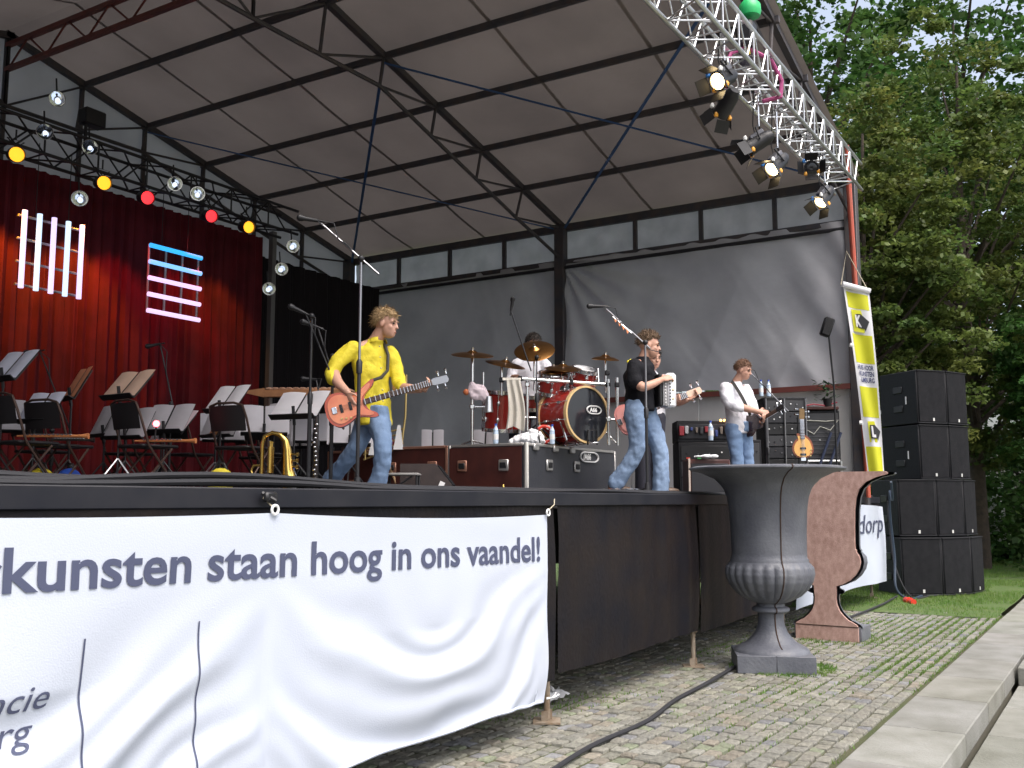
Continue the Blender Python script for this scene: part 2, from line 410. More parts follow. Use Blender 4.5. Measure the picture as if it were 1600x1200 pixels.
# ================================================================ WHITE FRONT BANNER
BAN = mat('white_banner_cloth', (.60,.645,.745), .75, 0, (.57,.62,.73), .9, .12, 130, transl=.12)
INK = mat('blue_grey_print', (.065,.075,.135), .7)
bn = thing('banner', 'long white cloth banner with dark blue lettering tied along the stage front', 'banner', (0, -.075, 0))
EY = [-5.75, -2.96, -.26]
def btop(x):
    for a, b in zip(EY, EY[1:]):
        if a <= x <= b:
            s = (x-a)/(b-a); return 1.50 - .0145*x - .025*4*s*(1-s)
    return 1.50 - .0145*x
def bfold(x, z):
    d = 0
    for a, b in zip(EY, EY[1:]):
        if a-.001 <= x <= b+.001:
            s = (x-a)/(b-a); sag = max(0, 4*s*(1-s)); q = (1.52-z)
            n = noise.noise(Vector((x*1.3, z*1.7, 2.)))
            ph = q - .62*sag*min(1, .35+q) + .10*n
            env = .72*(sag**.7)*min(1, .12+max(0, q-.30)*1.7)
            d = env*(.036*math.sin(ph*11.5+.5) + .020*math.sin(ph*25+3*n+a))
            e = min(s, 1-s); d += .016*math.exp(-e*9)*math.sin(z*5+ (x-a)*22)*min(1, max(0, q-.42)*2)
    d += .02*noise.noise(Vector((x*.9, z*.8, 9)))
    if z < .5: d += .05*((.5-z)/.28)**2*(.4+.6*noise.noise(Vector((x*1.6, 0, 4))))
    return d
def bpt(x, z, off=0.): return Vector((x, -.02 - abs(0) + bfold(x, z)*.9 - off - .03, z))
def bfn(u, v):
    x = -5.75+u*5.49; zt = btop(x); zb = .215+.012*math.sin(x*5)
    return bpt(x - .03*(1-v)**3*(1 if u > .98 else 0), zb+v*(zt-zb))
MB().grid(bfn, 230, 76).build('cloth', BAN, bn, sharp=180, recalc=False)
hm = MB()
hm.tube([bpt(-5.75+i*.0549, .222+.012*math.sin((-5.75+i*.0549)*5), .004) for i in range(100)], .010, 6); hm.build('hem', BAN, bn)
full = 'Amateurkunsten staan hoog in ons vaandel!'
lettering(full, .235, None, INK, bn, bold=.0045, fit=(-5.36, -.37), sub=.03, fn=lambda x, y: bpt(x, 1.178-.02*x+y, .005))
lettering('provincie', .135, None, INK, bn, shear=.22, fit=(-4.71, -4.11), sub=.03, fn=lambda x, y: bpt(x, .82+y, .005))
lettering('limburg', .135, None, INK, bn, shear=.22, fit=(-4.67, -4.16), sub=.03, fn=lambda x, y: bpt(x, .70+y, .005))
for lx, zt in ((-3.97, 1.06), (-3.39, 1.07)):
    MB().grid(lambda u, v: bpt(lx + (u-.5)*.009 + .004*math.sin(v*5), .24+v*(zt-.24), .004), 1, 40).build('printed_line', INK, bn, recalc=False)
CORD = mat('cord', (.45,.40,.30), .8)
for ex, tx in ((-2.96, -2.96), (-.275, -.02)):
    e = MB(); e.tube([(ex+.022*math.cos(a), -.062, 1.515-.0145*ex+.022*math.sin(a)) for a in [i*math.pi/6 for i in range(12)]], .007, 6, close=True); e.build('eyelet', PLASTW, bn)
    MB().tube([(ex, -.062, 1.53-.0145*ex), ((ex+tx)/2, -.04, 1.575), (tx, .03, 1.62)], .004, 5).build('cord', CORD, bn)
MB().tube([(-.28,-.05,.23),(-.14,-.03,.215),(.03,.03,.20)], .007, 5).tube([(-.28,-.05,.235),(-.1,.01,.20),(.06,.07,.205)], .005, 5).build('tie', PLASTW, bn)
bt = MB().box((-2.95,-.02,1.62), (.10,.03,.05), rz=.2, b=.01); bt.tube([(-2.99,.0,1.64),(-2.95,-.05,1.60),(-2.91,.0,1.64)], .012, 6); bt.build('clamp', BLACK, bn)
# far banner round the end of the stage
fb = thing('banner', 'white cloth banner with handwritten lettering at the far end of the stage front', 'banner', (0, -.10, 0))
def fpt(x, z, off=0.): return Vector((x, -.02+.05*math.sin((x-6)*2.2+(1.5-z)*1.3)*(1.5-z)*.6 + .035*noise.noise(Vector((x*1.2, z*1.1, 1)))-off, z))
MB().grid(lambda u, v: fpt(5.95+u*5.2, .27+.05*math.sin(u*3)+v*(1.50-.27)), 80, 24).build('cloth', BAN, fb, recalc=False)
lettering('dorp', .42, None, INK, fb, shear=.2, fit=(9.3, 10.95), sub=.12, fn=lambda x, y: fpt(x, 1.10+y, .012))
# ================================================================ STAGE ROOF
XE, XR = 10.25, 2.06; YS = (0.0, 5.5, 10.9)
def zr(x): return 6.95 + .235*(XE-x) if x >= XR else 6.95 + .235*(XE-(2*XR-x))
roof = thing('stage_canopy', 'tarpaulin stage roof on dark steel trusses with grey side sheets', 'stage roof')
ROOFT = mat('roof_tarp', (.275,.24,.225), .75, 0, (.20,.175,.167), .6, .25, 9, transl=.10)
WALLT = mat('wall_tarp', (.51,.51,.55), .7, 0, (.40,.40,.44), 1.1, .3, 6, transl=.16)
PALE = mat('pale_panel', (.55,.55,.60), .8, 0, (.45,.45,.49), 1.2, transl=.22)
PX = [10.25, 8.72, 7.35, 6.02, 4.68, 3.40]
for a, b in zip(YS, YS[1:]):             # one sheet between two rafters, each side of the ridge
    for sgn in (1, -1):
        def fn(u, v):
            x = XR + (XE+.12-XR)*u; y = a-.12*(a == 0) + v*(b-a+.12*(a == 0)+.22*(b > 10))
            s = .035*math.sin(v*math.pi)*(.5+.5*abs(math.sin(u*6*math.pi))) + .02*noise.noise(Vector((x*.9, y*.5, 3))) + .012*math.sin(x*2+y*3.5)*max(0, noise.noise(Vector((x*.4, y*.4, 0))))
            return ((x if sgn > 0 else 2*XR-x), y, zr(x)+.10-s)
        rs_ = MB().grid(fn, 90, 50).build('roof_sheet', ROOFT, roof, recalc=False)
        for k in range(1, 3):
            MB().grid(lambda u, v: Vector(fn(u, k/3+(v-.5)*.010))-Vector((0,0,.006)), 60, 1).build('seam', mat('roof_seam', (.22,.19,.178), .8), rs_, recalc=False)
for y in YS:                              # rafters
    for sgn in (1, -1):
        X = lambda x: x if sgn > 0 else 2*XR-x
        MB().box(((X(XR)+X(XE))/2, y, (zr(XR)+zr(XE))/2), (8.55, .09, .10), M=Matrix.Rotation(math.atan(.235)*sgn, 4, 'Y')).build('rafter', DARKST, roof, smooth=False)
        low = [(10.2, 6.28), (8.5, 6.70), (7.2, 7.05), (5.9, 7.40), (4.6, 7.76), (3.3, 7.74), (XR, 7.73)]
        MB().tube([(X(x), y, z) for x, z in low], .032, 6).build('bottom_chord', DARKST, roof)
        for i, (x, z) in enumerate(low[1:]):
            MB().tube([(X(x), y, z), (X(PX[i+1] if i+1 < 6 else XR), y, zr(PX[i+1] if i+1 < 6 else XR)-.03)], .026, 6).build('web_post', DARKST, roof)
            MB().tube([(X(x), y, z), (X(PX[i]), y, zr(PX[i])-.03)], .02, 6).build('web_brace', DARKST, roof)
for x in PX:
    for sgn in (1, -1):
        xx = x if sgn > 0 else 2*XR-x
        MB().box((xx, 5.45, zr(x)-.01), (.065, 11.1, .09)).build('purlin', DARKST, roof, smooth=False)
rg = MB()                                 # red lattice ridge girder
for dz in (-.15, -.55): MB().box((XR, 5.45, zr(XR)+dz), (.07, 11.0, .07)).build('ridge_chord', REDST, roof, smooth=False)
for i in range(22):
    a = .1+i*.49; MB().tube([(XR, a, zr(XR)-(.15 if i % 2 else .55)), (XR, a+.49, zr(XR)-(.55 if i % 2 else .15))], .017, 5).build('ridge_brace', REDST, roof)
for a, b in zip(YS, YS[1:]):              # blue diagonal wind braces, crossing
    for (x0, x1) in ((4.68, XE), (XE, 4.68)):
        MB().box((0,0,0), (.05, 1, .012)).build('wind_brace', BLUEST, roof, smooth=False)
        o = COL.objects[-1]; p = Vector((x0, a, zr(x0)-.09)); q = Vector((x1, b, zr(x1)-.09-.02*(x0 > x1)))
        o.location = (p+q)/2; o.scale = (1, (q-p).length, 1); o.rotation_euler = (q-p).to_track_quat('Y', 'Z').to_euler()
for x in (XE, 2*XR-XE):                   # eaves, side rails, columns
    sg = 1 if x > 0 else -1
    MB().box((x, 5.45, 6.90), (.09, 11.1, .12)).build('eave_beam', DARKST, roof, smooth=False)
    MB().box((x-.03*sg, 5.45, 6.22), (.08, 11.0, .09)).build('side_rail', DARKST, roof, smooth=False)
    MB().tube([(x-.10*sg, .1, 6.10), (x-.10*sg, 10.8, 6.10)], .035, 8).build('curtain_pole', mat('pole_black', (.02,.02,.025), .5), roof)
    for y in (1.3, 2.65, 3.95, 6.85, 8.2, 9.55): MB().box((x, y, 6.56), (.07, .07, .58)).build('rail_post', DARKST, roof, smooth=False)
    for y in YS: MB().box((x-.08*sg, y, 3.7), (.20, .20, 6.5), b=.01).build('column', DARKST, roof)
    MB().grid(lambda u, v: (x+.07*sg+.012*math.sin(u*160)*(.5+.5*v)+.02*noise.noise(Vector((u*30, v*3, 1))), .02+u*10.8, 6.20+v*.72), 200, 8).build('upper_sheet', mat('upper_tarp', (.50,.50,.53), .7, 0, (.38,.38,.41), 2.5, .2, 10, transl=.45), roof, recalc=False)
def drape(y0, y1, z0, z1, name, seed, x, sg):
    z1 = 6.24
    def fn(u, v):
        y = y0+u*(y1-y0); z = z0+v*(z1-z0); t = 1-v
        wv = lambda q: 1-2*abs(math.sin(q))**.9
        f = (.06*wv(u*5+seed+1.6*t)+.05*wv(u*11+seed*3-2.6*t)+.012*math.sin(u*41+4*t))*(.04+1.0*t)*.62
        f += .17*min(1, t*3)*noise.noise(Vector((u*3.2+t*1.4, t*1.6, seed))) + .022*max(0, noise.noise(Vector((u*18+6*t, t*3, seed+4))))
        if u < .25: f += .06*(1-u/.25)*math.sin((u*.9+t*.25)*40)
        if seed == 4.2:
            dx = 1-u; dz = t*.5; rr = math.hypot(dx, dz); f += .06*math.sin(math.atan2(dz, dx+.02)*19)*math.exp(-rr*1.6)*min(1, rr*8)
        zb = z + (.05*math.sin(u*7+seed) if v < .02 else 0)
        return (x-(.06+f)*sg, y, zb)
    MB().grid(fn, 150, 70).build(name, WALLT, roof, recalc=False)
drape(5.62, 10.6, D-.1, 6.07, 'side_sheet', 1.3, XE, 1); drape(.10, 5.40, 3.50, 6.07, 'side_sheet', 4.2, XE, 1)
drape(.1, 10.7, D-.1, 6.07, 'side_sheet', 2.2, 2*XR-XE, -1)  # left side sheet, out of view, added for its effect on the light
MB().box((XE-.14, 2.75, 3.46), (.07, 5.3, .09)).build('lower_rail', REDST, roof, smooth=False)
for i in range(4): MB().box((XE-.05, .75+i*1.33, D+.87), (.03, 1.32, 1.80), b=.005).build('side_panel', mat('side_panel', (.58,.57,.57), .7, 0, (.50,.49,.49), 2), roof)
# gable panels behind the back rafter
for i, (x0, x1) in enumerate([(-4.6,-3.2),(-3.2,-1.8),(-1.8,-.3),(-.3,.9),(.9,2.06),(2.06,3.4),(3.4,4.68),(4.68,6.02),(6.02,7.35),(7.35,8.72),(8.72,10.2)]):
    v = [(x0, 11.02, 5.9), (x1, 11.02, 5.9), (x1, 11.02, zr(x1)+.08), (x0, 11.02, zr(x0)+.08)]
    MB().add(v, [(0,1,2,3)]).build('gable_panel', PALE, roof, recalc=False)
    MB().box((x1, 10.95, (5.9+zr(x1))/2), (.06,.06, zr(x1)-5.9)).build('gable_post', DARKST, roof, smooth=False)
MB().add([(-6.1,11.03,D-.1),(10.2,11.03,D-.1),(10.2,11.03,5.95),(-6.1,11.03,5.95)], [(0,1,2,3)]).build('back_sheet', WALLT, roof, recalc=False)
# ---------------------------------------------------------------- curtains
def curtain(x0, x1, y, z0, z1, m, per, amp, name, label, cat):
    def fn(u, v):
        x = x0+u*(x1-x0); n = noise.noise(Vector((x*.6, 0, 2)))
        ph = x*2*math.pi/per + 2.2*n
        f = amp*(math.sin(ph)+.35*math.sin(2.3*ph+1))*(.55+.45*(1-v)) + .03*noise.noise(Vector((x*3, v*2, 1)))
        return (x, y+f, z0+v*(z1-z0))
    o = MB().grid(fn, int((x1-x0)*44), 16).build(name, m, recalc=False); return tag(o, label, cat)
curtain(-5.9, 6.42, 9.75, D+.01, 6.45, mat('red_velvet', (.11,.010,.016), .8, 0, (.075,.008,.014), 3, spec=.2), .19, .055, 'stage_curtain', 'dark red velvet curtain hanging across the back of the stage', 'curtain')
curtain(6.46, 10.0, 9.9, D+.01, 6.15, mat('black_drape', (.012,.010,.012), .85, spec=.2), .35, .05, 'stage_curtain', 'black side drape hanging right of the red curtain', 'curtain')
MB().box((6.5, 9.55, 4.1), (.10, .10, 4.9)).build('post', mat('grey_post', (.12,.12,.12), .6), smooth=False); tag(COL.objects[-1], 'slim grey post standing at the right edge of the red curtain', 'post')

# ================================================================ LIGHTING TRUSSES
def truss(name, label, x0, x1, y, z, w, m, step, rt, rb, four=True):
    t = thing(name, label, 'truss', (x0, y, z)); L = x1-x0; h = w/2
    for sy in (-h, h):
        for sz in (-h, h): MB().tube([(0, sy, sz), (L, sy, sz)], rt, 8).build('chord', m, t)
    n = int(L/step); dg = math.hypot(step, w); me = MB().tube([(0,0,-.5), (0,0,.5)], rb, 6).mesh('brace', m)
    for i in range(n):
        x = (i+.5)*step; s = 1 if i % 2 else -1
        for f in (-h, h):
            inst('brace', me, t, (x, f, 0), Vector((step, 0, w*s)).to_track_quat('Z','Y').to_euler(), (1,1,dg))
            inst('brace', me, t, (x, 0, f), Vector((step, w*s, 0)).to_track_quat('Z','Y').to_euler(), (1,1,dg))
        if i % 2 == 0:
            inst('brace', me, t, (x-step/2, 0, -h), (math.pi/2,0,0), (1,1,w)); inst('brace', me, t, (x-step/2, -h, 0), (0,0,0), (1,1,w))
    return t
truss('lighting_truss', 'silver aluminium box truss hanging along the front of the stage roof', -3.2, 8.55, -.33, 6.42, .40, ALU, .24, .024, .011)
truss('lighting_truss', 'dark box truss carrying the coloured lamps above the red curtain', -4.5, 6.3, 8.95, 6.55, .42, mat('truss_black', (.03,.03,.034), .5, .5), .42, .026, .014)
# chain hoist on the front truss
h = thing('chain_hoist', 'black chain hoist with a green chain bag hanging over the silver truss', 'hoist', (4.0, -.30, 6.62))
GREEN = mat('green_plastic', (.03,.50,.15), .4)
MB().box((0,0,.20), (.20,.20,.30), b=.03).build('motor', BLACK, h)
MB().lathe([(0,-.06),(.11,-.05),(.125,.0),(.12,.08),(.08,.13),(0,.14)], 18, Matrix.Translation((.0,-.05,.46))).build('chain_bag', GREEN, h)
MB().box((.14,.05,.12), (.10,.16,.42), b=.03).build('bag', mat('grey_bag', (.10,.10,.13), .6), h)
MB().tube([(0,0,.35),(0,0,1.25)], .012, 6).build('chain', CHROME, h)
SLING = mat('magenta_sling', (.42,.07,.22), .6)
MB().tube([(0,0,.06),(.25,-.20,-.05),(.46,-.25,-.22),(.44,-.24,-.42),(.36,-.05,-.46)], .026, 8).build('sling', SLING, h)
MB().tube([(0,0,.06),(-.12,.14,-.02),(-.16,.22,-.22),(-.14,.2,-.46)], .026, 8).build('sling', SLING, h)
MB().tube([(0,-.02,.05),(0,-.02,-.03)], .02, 6).build('hook', mat('yellow_tag', (.7,.5,.05), .5), h)
# ---------------------------------------------------------------- spotlights
GLOWW = mat('lit_lens', (.9,.8,.6), .3, emit=(1,.74,.38), estr=9.)
GELB = mat('blue_gel_clip', (.05,.25,.7), .4); GELO = mat('orange_gel_clip', (.8,.36,.03), .4)
def spot(loc, aim, label, lit, group, hang=.45):
    t = thing('stage_spotlight', label, 'spotlight', loc, 0, group)
    t.scale = (.86,.86,.86); hang /= .86
    q = Vector(aim).to_track_quat('-Z','Y').to_matrix().to_4x4()
    MB().lathe([(0,.20),(.06,.20),(.085,.15),(.10,.10),(.105,-.12),(.115,-.14),(.115,-.17),(.098,-.17),(.098,-.13),(0,-.13)], 18, q).build('can', BLACK, t)
    MB().box(q @ Vector((0,.10,.02)), (.14,.06,.20), M=q, b=.01).build('vent_box', mat('grey_casting', (.16,.16,.18), .5, .4), t)
    MB().lathe([(0,-.150),(.05,-.155),(.096,-.145)], 18, q).build('lens', GLOWW if lit else mat('dark_lens', (.02,.02,.025), .08), t)
    for k in range(4):
        r4 = q @ Matrix.Rotation(k*math.pi/2, 4, 'Z') @ Matrix.Translation((0,.12,-.17)) @ Matrix.Rotation(R(30), 4, 'X')
        MB().box(r4 @ Vector((0,0,-.08)), (.19,.006,.16), M=r4.to_3x3().to_4x4()).build('barn_door', BLACK, t, smooth=False)
        MB().lathe([(0,.0),(.026,.0),(.03,.03),(.012,.06),(0,.06)], 8, Matrix.Translation(q @ Vector((.135*math.cos(k*1.57+.7),.135*math.sin(k*1.57+.7),-.16)))).build('gel_clip', [GELB, PLASTW, GELO, GELO][k], t)
    MB().tube([q @ Vector((-.12,0,0)), Vector((-.13,0,.16)), Vector((0,0,.24)), Vector((.13,0,.16)), q @ Vector((.12,0,0))], .012, 6).build('yoke', BLACK, t)
    c = MB().tube([(0,0,.22),(0,0,hang)], .014, 6); c.box((0,0,hang), (.06,.08,.09), b=.01); c.build('clamp', CHROME, t)
    MB().tube([(.03,0,.16),(.10,.06,.05),(.07,.10,.28),(.02,.05,hang+.1)], .008, 5).build('lead', RUBBER, t)
    return t
SG = 'spotlights under the front truss'
spot((2.95,-.40,5.90), (-.75,.25,-.45), 'lit spotlight with barn doors, highest one on the silver truss', True, SG)
spot((3.35,-.28,5.80), (.5,.7,-.55), 'unlit black spotlight just right of the topmost lit one', False, SG)
spot((4.35,-.30,5.68), (-.35,.75,-.5), 'unlit spotlight hung left of the middle lit one on the silver truss', False, SG, .6)
spot((4.72,-.40,5.52), (-.62,.3,-.6), 'lit spotlight in the middle of the silver truss with blue and orange clips', True, SG, .75)
spot((6.35,-.36,5.92), (-.85,-.25,-.12), 'unlit spotlight with its round dark lens facing out, near the truss end', False, SG)
spot((6.95,-.38,5.72), (-.55,.3,-.7), 'lit spotlight at the far right end of the silver truss', True, SG, .6)
# coloured lamps over the curtain (lit), each with its own beam
def parcan(x, z, col, label, y=8.55, power=0, aim=(-.35,-.85,-.25)):
    t = thing('par_lamp', label, 'stage lamp', (x, y, z), 0, 'coloured lamps over the red curtain')
    q = Vector(aim).to_track_quat('-Z','Y').to_matrix().to_4x4()
    MB().lathe([(0,.24),(.05,.24),(.09,.16),(.10,.0),(.105,-.16),(.098,-.16),(.095,-.04),(0,-.04)], 16, q).build('can', BLACK, t)
    MB().lathe([(0,-.10),(.06,-.105),(.096,-.10)], 16, q).build('lens', mat('lens_%d_%d' % (col[0]*99, col[1]*99), col, .3, emit=col, estr=.9), t)
    MB().tube([q @ Vector((-.11,0,0)), Vector((-.12,0,.2)), Vector((.12,0,.2)), q @ Vector((.11,0,0))], .01, 6).tube([(0,0,.2),(0,0,.34)], .012, 6).build('yoke', BLACK, t)
    if power:
        l = bpy.data.lights.new('beam', 'SPOT'); l.energy = power; l.color = col; l.spot_size = R(60); l.spot_blend = .6; l.shadow_soft_size = .08
        lo = bpy.data.objects.new('beam', l); COL.objects.link(lo); lo.parent = t; d = Vector((.25,.55,-.8)); lo.location = d*.02+Vector((0,.15,-.12)); lo.rotation_euler = d.to_track_quat('-Z','Y').to_euler()
AMB = (1,.38,.02); RED = (1,.03,.04)
parcan(.85, 6.13, AMB, 'lit amber lamp furthest left above the red curtain', power=150)
parcan(2.16, 6.11, AMB, 'lit amber lamp above the gap between the two light tube frames', power=120)
parcan(2.90, 6.09, RED, 'lit red lamp left of the other red one over the curtain', power=45)
parcan(4.11, 6.11, RED, 'lit red lamp above the right light tube frame', power=45)
parcan(4.90, 6.12, AMB, 'lit amber lamp furthest right over the red curtain', power=40)
# unlit reflector lamps with clear round glass; a faint bluish glow is put into the bulbs
def globe(x, y, z, label):
    t = thing('reflector_lamp', label, 'stage lamp', (x, y, z), 0, 'clear reflector lamps round the curtain')
    q = Vector((-.6,-.75,-.1)).to_track_quat('-Z','Y').to_matrix().to_4x4()
    MB().lathe([(0,.10),(.05,.09),(.09,.03),(.11,-.04),(.112,-.06),(.105,-.06),(.085,.02),(.04,.07),(0,.075)], 18, q).build('reflector', mat('mirror', (.85,.87,.9), .08, 1.), t)
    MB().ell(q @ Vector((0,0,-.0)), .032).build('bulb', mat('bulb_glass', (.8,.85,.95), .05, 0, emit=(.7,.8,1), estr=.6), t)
    MB().tube([(0,.02,.06),(0,.05,.32)], .012, 6).build('bracket', BLACK, t)
globe(1.44, 8.6, 7.10, 'round mirror lamp on a bracket above the dark truss'); globe(1.86, 8.6, 5.80, 'round mirror lamp hanging just right of the left tube frame')
globe(6.04, 8.6, 6.04, 'topmost of three mirror lamps right of the red curtain'); globe(5.78, 8.6, 5.58, 'middle of three mirror lamps right of the red curtain'); globe(5.5, 8.6, 5.18, 'lowest of three mirror lamps right of the red curtain')
globe(1.35, 8.7, 6.62, 'mirror lamp in the dark truss above the left amber lamp'); globe(2.05, 8.7, 6.62, 'mirror lamp in the dark truss above the second amber lamp')
globe(3.55, 8.7, 6.50, 'mirror lamp in the dark truss between the two red lamps'); globe(4.0, 8.7, 6.46, 'mirror lamp in the dark truss above the right red lamp')
b = thing('floodlight', 'black floodlight on a post above the dark truss, against the pale gable', 'floodlight', (2.2, 8.9, 6.8))
MB().box((0,0,.35), (.34,.2,.24), b=.02).build('housing', BLACK, b); MB().tube([(-.1,0,-.2),(-.1,0,.3)], .025, 8).build('post', BLACK, b)
# LED tube frames
def tubes(x0, vert, label, cols):
    t = thing('light_tube_frame', label, 'light frame', (x0, 9.0, 4.47), 0, 'glowing tube frames in front of the curtain')
    FR = mat('grey_frame', (.30,.27,.26), .5, .3)
    for i in range(5):
        c = cols[i]; m = mat('tube_%d_%d' % (c[0]*100, c[1]*100), c, .4, emit=c, estr=.55)
        p = [(.06+.22*i, -.05, 0), (.06+.22*i, -.05, 1.08)] if vert else [(0, -.05, .03+.255*i), (1.0, -.05, .03+.255*i)]
        MB().tube(p, .036, 12).build('light_tube', m, t)
    for k in range(4):
        p = [(0, 0, .05+.32*k), (1.0, 0, .05+.32*k)] if vert else [(.02+.32*k, 0, 0), (.02+.32*k, 0, 1.08)]
        MB().tube(p, .018, 6).build('frame_bar', FR, t)
    for k in (.25, .75): MB().tube([(k,0,1.05),(k,0,2.1)], .006, 5).build('hanger', BLACK, t)
LAV = (.78,.60,.98); ICE = (.62,.78,1.)
tubes(1.22, True, 'frame of five upright lavender light tubes in front of the red curtain', [LAV, ICE, LAV, ICE, LAV])
tubes(3.34, False, 'frame of five level light tubes, blue at the top and pink below', [(.80,.58,.92), (.78,.58,.95), (.76,.56,.96), (.22,.52,1.), (.04,.42,.95)])
# red post with the yellow and white flag
rp = thing('mast', 'slim red lattice mast at the front right corner of the roof', 'mast', (9.86, -.14, D))
RM = mat('red_mast', (.55,.10,.06), .5, 0, (.45,.12,.08), 6)
MB().tube([(.10,0,0),(-.42,0,5.6)], .035, 8).build('tube', RM, rp); MB().tube([(.26,.05,0),(-.24,.05,5.0)], .03, 8).build('tube', RM, rp)
me = MB().tube([(.10,0,0),(.26,.05,.20)], .012, 5).mesh('rung', RM)
for i in range(22): inst('rung', me, rp, (-.0222*i, 0, .233*i))
fl = thing('banner', 'tall yellow and white vertical flag with a black K emblem beside the stage', 'flag', (8.67, -.36, 0), VR)
def fpos(s, z, off=0.):                    # s 0..1 across, z height
    t = (4.80-z)/2.75; xl = -.19+.26*t+.02*math.sin(t*3); xr = .20+.10*t
    return Vector((xl+s*(xr-xl), .035*math.sin(s*3.1+t*2.5)+.02*math.sin(s*7-t*5)-off, z-.10*s*(1-t)))
YEL = mat('flag_yellow', (.66,.66,.03), .7, transl=.25); FWH = mat('flag_white', (.78,.78,.82), .7, transl=.25)
MB().grid(lambda u, v: fpos(u, 2.03+v*2.75), 24, 60).build('cloth', FWH, fl, recalc=False)
for z0, z1, s0 in ((4.50,4.74,.10), (3.66,4.10,.10), (2.84,3.30,.10), (2.03,2.40,.06)):
    MB().grid(lambda u, v: fpos(s0+u*(.92-s0), z0+v*(z1-z0), .004), 14, 10).build('yellow_band', YEL, fl, recalc=False)
def pent(z, s0, w, hh, ch, th):
    MB().add([fpos(s0+x*w, z+y*hh, .014) for x, y in [(-.42,-.70),(.30,-.70),(.34,0),(.20,.75),(-.42,.70)]], [(0,1,2,3,4)]).build('emblem_ground', YEL, fl, recalc=False)
    MB().add([fpos(s0+x*w, z+y*hh, .024) for x, y in [(-.30,-.45),(.30,-.45),(.34,-.60),(.62,.06),(.16,.50),(-.30,.45)]], [(0,1,2,3,4,5)]).build('emblem', mat('flag_black', (.02,.02,.025), .7), fl, recalc=False)
    lettering(ch, th, None, FWH, fl, bold=.012, fit=(0,.36*w), fn=lambda x, y: fpos(s0-.24*w+x, z-.33*hh+y, .052))
pent(4.30, .46, .62, .24, 'K', .235); pent(2.62, .52, .62, .22, 'L', .21)
for i, s in enumerate(['HUIS VOOR', 'KUNSTEN', 'LIMBURG']):
    lettering(s, .10, None, mat('flag_navy', (.04,.05,.14), .7), fl, bold=.003, fit=(0,.70-.04*i), fn=lambda x, y: fpos(.14+.04*i+x, 3.56-.095*i+y, .012))
MB().tube([fpos(-.04, 4.80)+Vector((0,0,.02)), fpos(1.02, 4.80)+Vector((0,0,.02))], .045, 10).build('top_bar', FWH, fl)
MB().tube([fpos(-.1, 4.8), fpos(.3, 4.8)+Vector((0,.1,.6)), fpos(1.0, 4.8)], .008, 5).build('cord', CORD, fl)
for z in (3.90, 2.75): MB().tube([fpos(-.12, z), fpos(.02, z)], .03, 8).build('clip', PLASTW, fl)
# ================================================================ URNS
URN = mat('dark_cast_stone', (.092,.097,.118), .48, 0, (.15,.157,.178), 3.5, .25, 38, spec=.5)
PROF = [(0,.155),(.36,.158),(.355,.17),(.345,.19),(.30,.215),(.285,.225),(.255,.235),(.20,.285),(.155,.34),(.128,.41),(.120,.48),(.125,.525),(.16,.535),(.178,.545),(.180,.565),(.165,.58),(.135,.59),(.13,.615),(.20,.64),(.29,.69),(.355,.755),(.398,.83),(.415,.90),(.408,.96),(.385,1.00),(.372,1.02),(.375,1.035),(.362,1.05),(.358,1.10),(.362,1.30),(.372,1.50),(.392,1.64),(.43,1.74),(.51,1.82),(.63,1.875),(.735,1.90),(.755,1.912),(.755,1.925),(.73,1.94)]
def gad(a, z): return 1 + (.062*(abs(math.sin(a*12))**.7)-.03)*max(0, min(1, (z-.63)/.06, (1.01-z)/.04))
u = thing('garden_urn', 'huge dark grey garden urn with fluted bowl on a square foot', 'urn', (3.22, -.63, 0), R(24))
pr = [p for p in PROF]; dense = []
for (r0,z0),(r1,z1) in zip(pr, pr[1:]):
    n = 4 if .6 < z0 < 1.02 else 1
    for i in range(n): dense.append((r0+(r1-r0)*i/n, z0+(z1-z0)*i/n))
dense.append(pr[-1])
MB().lathe(dense[:-1]+[(.70,1.94),(.58,1.93),(.42,1.72),(.34,1.5),(.3,1.1),(.0,1.06)], 150, rfun=gad).build('bowl', URN, u, sharp=55)
for s in (-1, 1): MB().box((0, s*.1805, .08), (.72, .358, .16), b=.004).build('plinth_block', URN, u)
seam = MB()
a = math.pi + .20
sp = [(r+.004, z) for r, z in dense if z > .2 and r > .01]
seam.tube([(r*math.cos(a)*gad(a,z), r*math.sin(a)*gad(a,z), z) for r, z in sp], .0065, 5); seam.build('seam', mat('seam_rust', (.06,.035,.025), .9), u)
# half urn whose cut face shows polished red granite
hu = thing('half_urn', 'half garden urn with a flat red granite cut face standing behind the dark urn', 'urn', (5.50, -.575, 0), R(-2))
GRAN = mat('red_granite', (.52,.345,.30), .5, 0, (.37,.225,.19), 14, .25, 70, detail=9, stretch=(1,1.6,1))
k = 1.0; A = R(90)
MB().lathe([(r*k*1.07+.02, z*k) for r, z in dense[:-1]] + [(.70*k,1.94*k),(.0,1.90*k)], 70, arc=(-A, A), rfun=gad).build('shell', URN, hu, sharp=55)
MB().box((.20, 0, .08), (.40, .78, .165), b=.006).build('plinth_block', URN, hu)
out = [(.36,0),(.36,.16)] + [(r*k, z*k) for r, z in PROF[1:12]] + [(.128,.62)] + [(r*k, z*k) for r, z in PROF[18:]]
poly = [(y, z) for y, z in out] + [(-y, z) for y, z in out[::-1]]
MB().prism(poly, (-.012, 0, 0), (0,1,0), (0,0,1), .05).build('granite_face', GRAN, hu, sharp=30)
MB().box((-.022, 0, .165), (.036, .722, .012)).build('joint_line', mat('seam_rust', (.06,.035,.025), .9), hu)

